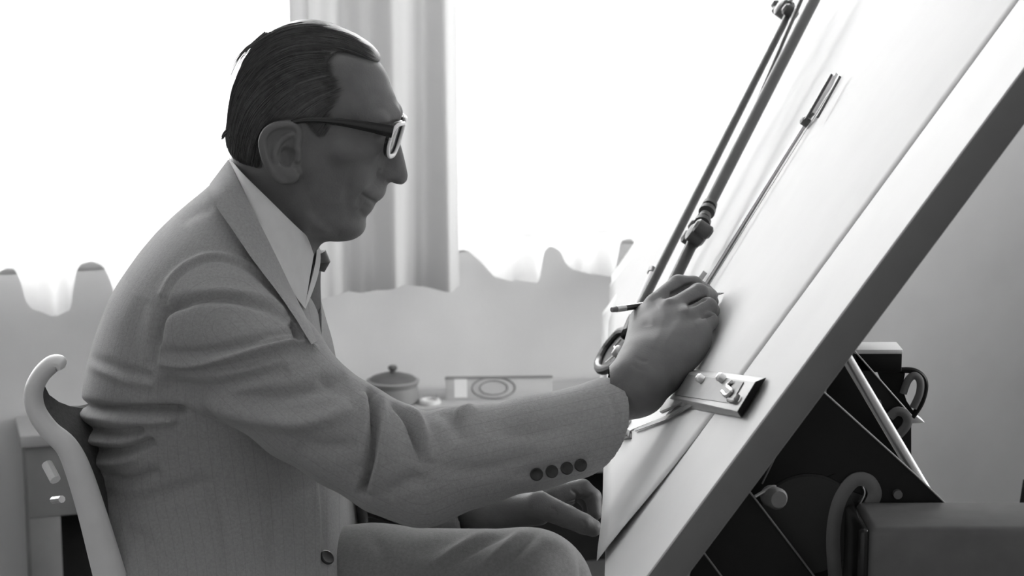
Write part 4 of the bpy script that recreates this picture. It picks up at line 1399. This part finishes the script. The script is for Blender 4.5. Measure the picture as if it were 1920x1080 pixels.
def strip_sheet(inner, outer, name, m, par, thick, n=5, off=.004, cols=7, dr=True, bulge=0.0, off2=None):
    a = spline(inner, n); b = spline(outer, n)
    rows = []
    for p, q in zip(a, b):
        r = []
        for j in range(cols):
            f = j / (cols - 1)
            x, y, Y = p + (q - p) * f
            Y -= bulge * math.sin(math.pi * f)
            r.append(drape(x, y, off + ((off2 or off) - off) * f, Y) if dr else P(x, y, Y))
        rows.append(r)
    # light smoothing of the draped depths
    A = np.array([[tuple(v) for v in r] for r in rows])
    for _ in range(3):
        Bq = A.copy()
        Bq[1:-1] = (A[:-2] + 2 * A[1:-1] + A[2:]) / 4
        A = Bq
    rows = [[Vector(v) for v in r] for r in A]
    mb = MB(); mb.sheet(rows, thick)
    return mb.build(name, m, par, angle=50)

# collar and lapel of the jacket
strip_sheet([(427, 300, 2.352), (440, 330, 2.292), (462, 375, 2.262), (490, 430, 2.245), (520, 490, 2.245), (546, 545, 2.252), (572, 596, 2.268), (592, 640, 2.285)],
            [(393, 345, 2.345), (394, 362, 2.275), (406, 388, 2.245), (434, 428, 2.222), (476, 490, 2.205), (522, 550, 2.20), (556, 600, 2.225), (584, 646, 2.255)],
            'lapel', M_jacket, jacket, (0.001, .003, 0), bulge=.004, off2=.013)
strip_sheet([(600, 556, 2.40), (612, 600, 2.415), (624, 640, 2.43), (633, 690, 2.44), (640, 735, 2.45)],
            [(603, 590, 2.372), (603, 630, 2.365), (606, 665, 2.36), (614, 700, 2.36), (626, 740, 2.36)],
            'lapel', M_jacket, jacket, (-.004, .002, 0), dr=False)
# shirt
sv_ = Vol((-.36, 2.27, SEATZ + .06), (-.10, 2.47, P(560, 440, TY).z), .005)
sv_.add(sv_.cap(P(485, 500, TY), P(520, 720, TY), .048, .050), .02)
sv_.add(sv_.cap(P(520, 720, TY), P(560, 1060, TY), .050, .062), .02)
Vs, Qs = sv_.mesh(1)
shirt = link('shirt', np_mesh('shirt', Vs, Qs), M_shirt, man)
shirt['label'] = 'pale shirt with long pointed collar'
strip_sheet([(430, 296, 2.353), (447, 317, 2.297), (475, 346, 2.277), (510, 380, 2.270), (548, 418, 2.283), (578, 445, 2.312), (592, 456, 2.345)],
            [(428, 304, 2.352), (446, 340, 2.291), (466, 382, 2.266), (494, 438, 2.250), (526, 500, 2.256), (552, 552, 2.272), (571, 577, 2.288)],
            'collar', M_shirt, shirt, (0.0, .002, 0), off=.006, bulge=.003)
strip_sheet([(592, 456, 2.345), (594, 470, 2.340), (590, 500, 2.325), (580, 540, 2.305), (571, 577, 2.290)],
            [(592, 456, 2.345), (600, 466, 2.352), (600, 500, 2.338), (589, 540, 2.316), (573, 579, 2.292)],
            'collar_front', M_shirt, shirt, (0.0, .002, 0), dr=False)
strip_sheet([(590, 454, 2.352), (592, 470, 2.36), (600, 488, 2.375)], [(596, 458, 2.375), (604, 474, 2.40), (607, 492, 2.41)], 'collar_wing', M_shirt, shirt, (-.002, .001, 0), dr=False)
# tie
strip_sheet([(588, 480, 2.345), (584, 520, 2.330), (572, 560, 2.315), (570, 600, 2.312), (584, 650, 2.318), (600, 700, 2.325), (612, 745, 2.33)],
            [(605, 482, 2.385), (601, 520, 2.382), (602, 560, 2.385), (603, 600, 2.388), (606, 650, 2.392), (616, 700, 2.395), (626, 745, 2.40)],
            'tie', M_tie, man, (-.004, 0, 0), dr=False, bulge=.004)
mb = MB(); mb.tube([P(592, 476, 2.362), P(598, 492, 2.362), P(594, 506, 2.360)], [(.012, .016), (.013, .018), (.009, .012)], 12, up=(1, 0, 0)); mb.build('tie_knot', M_tie, man)

strip_sheet([(640, 880, 2.44), (655, 930, 2.45), (668, 990, 2.46), (676, 1080, 2.47)], [(672, 880, 2.40), (684, 930, 2.40), (692, 990, 2.40), (698, 1080, 2.40)], 'front_panel', M_jacket, jacket, (-.004, .002, 0), dr=False)
# buttons
def button(px, py, r, par, m=M_btn):
    d = ray(px, py).normalized()
    hit = jbvh.ray_cast(CAMP, d)
    if hit[0] is None: return
    n = hit[1].normalized()
    if n.dot(d) > 0: n = -n
    mb = MB(); mb.lathe([(r * .9, -.001), (r, .0008), (r, .0022), (r * .85, .003), (r * .6, .0022), (r * .2, .0018)], hit[0], n, 20)
    mb.build('button', m, par)
for px, py in ((1006, 889), (1034, 884), (1062, 878), (1088, 872)):
    button(px, py, .0068, jacket)
button(612, 1046, .0085, jacket)

# ---------------------------------------------------------------- trousers and shoes
tv = Vol((-.42, 2.10, .05), (.24, 2.66, P(600, 955, 2.25).z), .0045)
tv.add(tv.ell(Vector(P(400, 1090, TY)) + Vector((0, 0, -.03)), (.13, .165, .10)), .02)
tv.add(tv.cap(P(*HPN), P(700, 1122, 2.27), .078, .079), .03)
tv.add(tv.cap(P(700, 1122, 2.27), P(*KNN), .079, .0705), .02)
tv.add(tv.cap(P(*HPF), P(*KNF), .088, .069), .03)
tv.add(tv.cap(kn, an, .068, .066), .015)
tv.add(tv.cap(kf, af, .066, .064), .015)
tv.F = np.maximum(tv.F, .06 - tv.z)
Vt, Qt = tv.mesh(2)
Vt = sculpt(Vt, Qt, [
    ([(820, 1085), (880, 1035), (945, 1000), (960, 990)], 8, 5, 'g'),
    ([(800, 1070), (860, 1025), (925, 990)], 8, -4, 'g'),
    ([(910, 1085), (960, 1045), (1000, 1005), (1010, 990)], 8, 4.5, 'g'),
    ([(890, 1075), (940, 1030), (985, 992)], 8, -4, 'g'),
    ([(1060, 1000), (1086, 1030), (1092, 1085)], 6, 4.5, 'g!'),
    ([(1010, 1005), (1060, 1030), (1080, 1085)], 12, -2.5, 'g'),
    ([(690, 1000), (720, 1040), (720, 1085)], 12, 2.5, 'g'),
    ([(760, 1040), (830, 1020), (880, 1000)], 14, 2, 'g')])
trousers = link('trousers', np_mesh('trousers', Vt, Qt), M_trouser, man)
trousers['label'] = 'darker grey wool trousers creased at the knee'
for A_ in (an, af):
    v = Vol((A_.x - .12, A_.y - .06, -.002), (A_.x + .22, A_.y + .06, .12), .005)
    v.add(v.cap((A_.x - .03, A_.y, .038), (A_.x + .15, A_.y, .028), .040, .034), .0)
    v.add(v.cap((A_.x - .01, A_.y, .05), (A_.x - .005, A_.y, .09), .040, .042), .02)
    v.F = np.maximum(v.F, -v.z)
    Vq, Qq = v.mesh(1)
    link('shoe', np_mesh('shoe', Vq, Qq), M_shoe, man)

# ---------------------------------------------------------------- eyelashes, brow
for sy in (-1, 1):
    pts = []
    for px, py, mm in ((728, 248, 30), (720, 251.5, 37), (711, 253, 44), (703, 252, 50)):
        p = P(px, py, HY); pts.append(Vector((p.x, HY + sy * mm * .001, p.z)))
    mb = MB(); mb.tube(pts, [.0006, .0009, .0009, .0004], 6)
    mb.build('eyelashes', M_hair, man)

# ================================================================== GLASSES
gl = thing('glasses', P(745, 255, HY), 'heavy black framed spectacles worn by the draughtsman', 'glasses')
FX = P(748, 232, HY)
gt = math.radians(17)                                     # the face looks down at the board
gu = Vector((math.sin(gt) * 1.0, 0, math.cos(gt)))        # up along the lens
gf = Vector((math.cos(gt), 0, -math.sin(gt)))             # forward
def gpt(lat, up_, fwd):                                   # mm
    return FX + gf * fwd * .001 + gu * up_ * .001 + Vector((0, 1, 0)) * lat * .001
def wrap(lat): return 3 - .0026 * lat * lat
for sgn in (-1, 1):
    outl = []
    for q in np.linspace(0, 2 * math.pi, 29):
        cx, cy = math.cos(q), math.sin(q)
        ex_ = math.copysign(abs(cx) ** .62, cx) * 26
        ey_ = math.copysign(abs(cy) ** .62, cy) * (20 if cy < 0 else 17) 
        ex2 = ex_ * (1.0 if cy > 0 else 1 - .18 * abs(cy))
        lat = sgn * (34 + ex2)
        outl.append(gpt(lat, ey_ - 12, wrap(lat)))
    rad = [(.0021, .0030 if p.z > outl[7].z - .02 else .0022) for p in outl]
    mb = MB(); mb.tube(outl, rad, 10, cap=False, up=gf); mb.build('rim', M_black, gl)
    mb = MB(); mb.tube([p + gf * .0032 for p in outl], [(.0019, .0027)] * len(outl), 10, cap=False, up=gf); mb.build('front_rim_glint', M_rimglint, gl)  # pale front ring, its colour carries the white reflection on the frame
    cen = sum(outl[:-1], Vector()) / (len(outl) - 1)
    n = len(outl) - 1
    mb = MB(); f_ = gf * .0008
    mb.add([cen + f_ * 2] + [p + f_ for p in outl[:-1]] + [cen - f_] + [p - f_ for p in outl[:-1]],
           [(0, 1 + i, 1 + (i + 1) % n) for i in range(n)] + [(n + 1, n + 2 + (i + 1) % n, n + 2 + i) for i in range(n)] + [(1 + i, n + 2 + i, n + 2 + (i + 1) % n, 1 + (i + 1) % n) for i in range(n)])
    mb.build('lens', M_lens, gl)
    # temple arm back to the ear
    ear_p = P(577, 212, HY); ear_p.y = HY + sgn * .0745
    back_p = P(520, 228, HY); back_p.y = HY + sgn * .0765
    hinge = gpt(sgn * 63, 1, wrap(60) - 1)
    p1 = P(640, 214, HY); p1.y = HY + sgn * .0735
    p2 = P(690, 222, HY); p2.y = HY + sgn * .071
    hpix = P(742, 234, HY); hpix.y = HY + sgn * .0645
    pts = [Vector(v) for v in spline([tuple(back_p), tuple(ear_p), tuple(p1), tuple(p2), tuple(hpix)], 5)]
    hs = list(np.interp(np.linspace(0, 1, len(pts)), [0, .25, .5, .75, 1], [.0022, .0028, .0040, .0054, .0070]))
    mb = MB(); mb.tube(pts, [(.0021, h) for h in hs], 12, up=(0, 1, 0)); mb.build('temple', M_black, gl)
mb = MB(); mb.tube([gpt(x, -2 + (3 - x * x / 20) * .8, wrap(x) + 1) for x in np.linspace(-9, 9, 7)], .0028, 10); mb.build('bridge', M_black, gl)

# ================================================================== PENCIL
pa = P(1147, 581, 2.300); pb = B(1358, 549.5, 0.0028)
dp = (pb - pa); Lp = dp.length; dp.normalize()
pn = thing('pencil', pa, 'black pencil held in the drawing hand, its point on the paper', 'pencil')
def seg(a, b, r1, r2, name, m, n=6):
    mb = MB(); mb.tube([pa + dp * Lp * a, pa + dp * Lp * b], [r1, r2], n); mb.build(name, m, pn, angle=30)
seg(.115, .86, .0036, .0036, 'barrel', M_pencil)
seg(.04, .115, .0037, .0037, 'ferrule', M_steel, 14)
seg(0, .04, .0028, .0034, 'end_cap', M_midmetal, 14)
seg(.86, .97, .0036, .0010, 'sharpened_wood', M_pwood, 12)
seg(.97, 1, .0010, .0002, 'lead', M_black, 8)
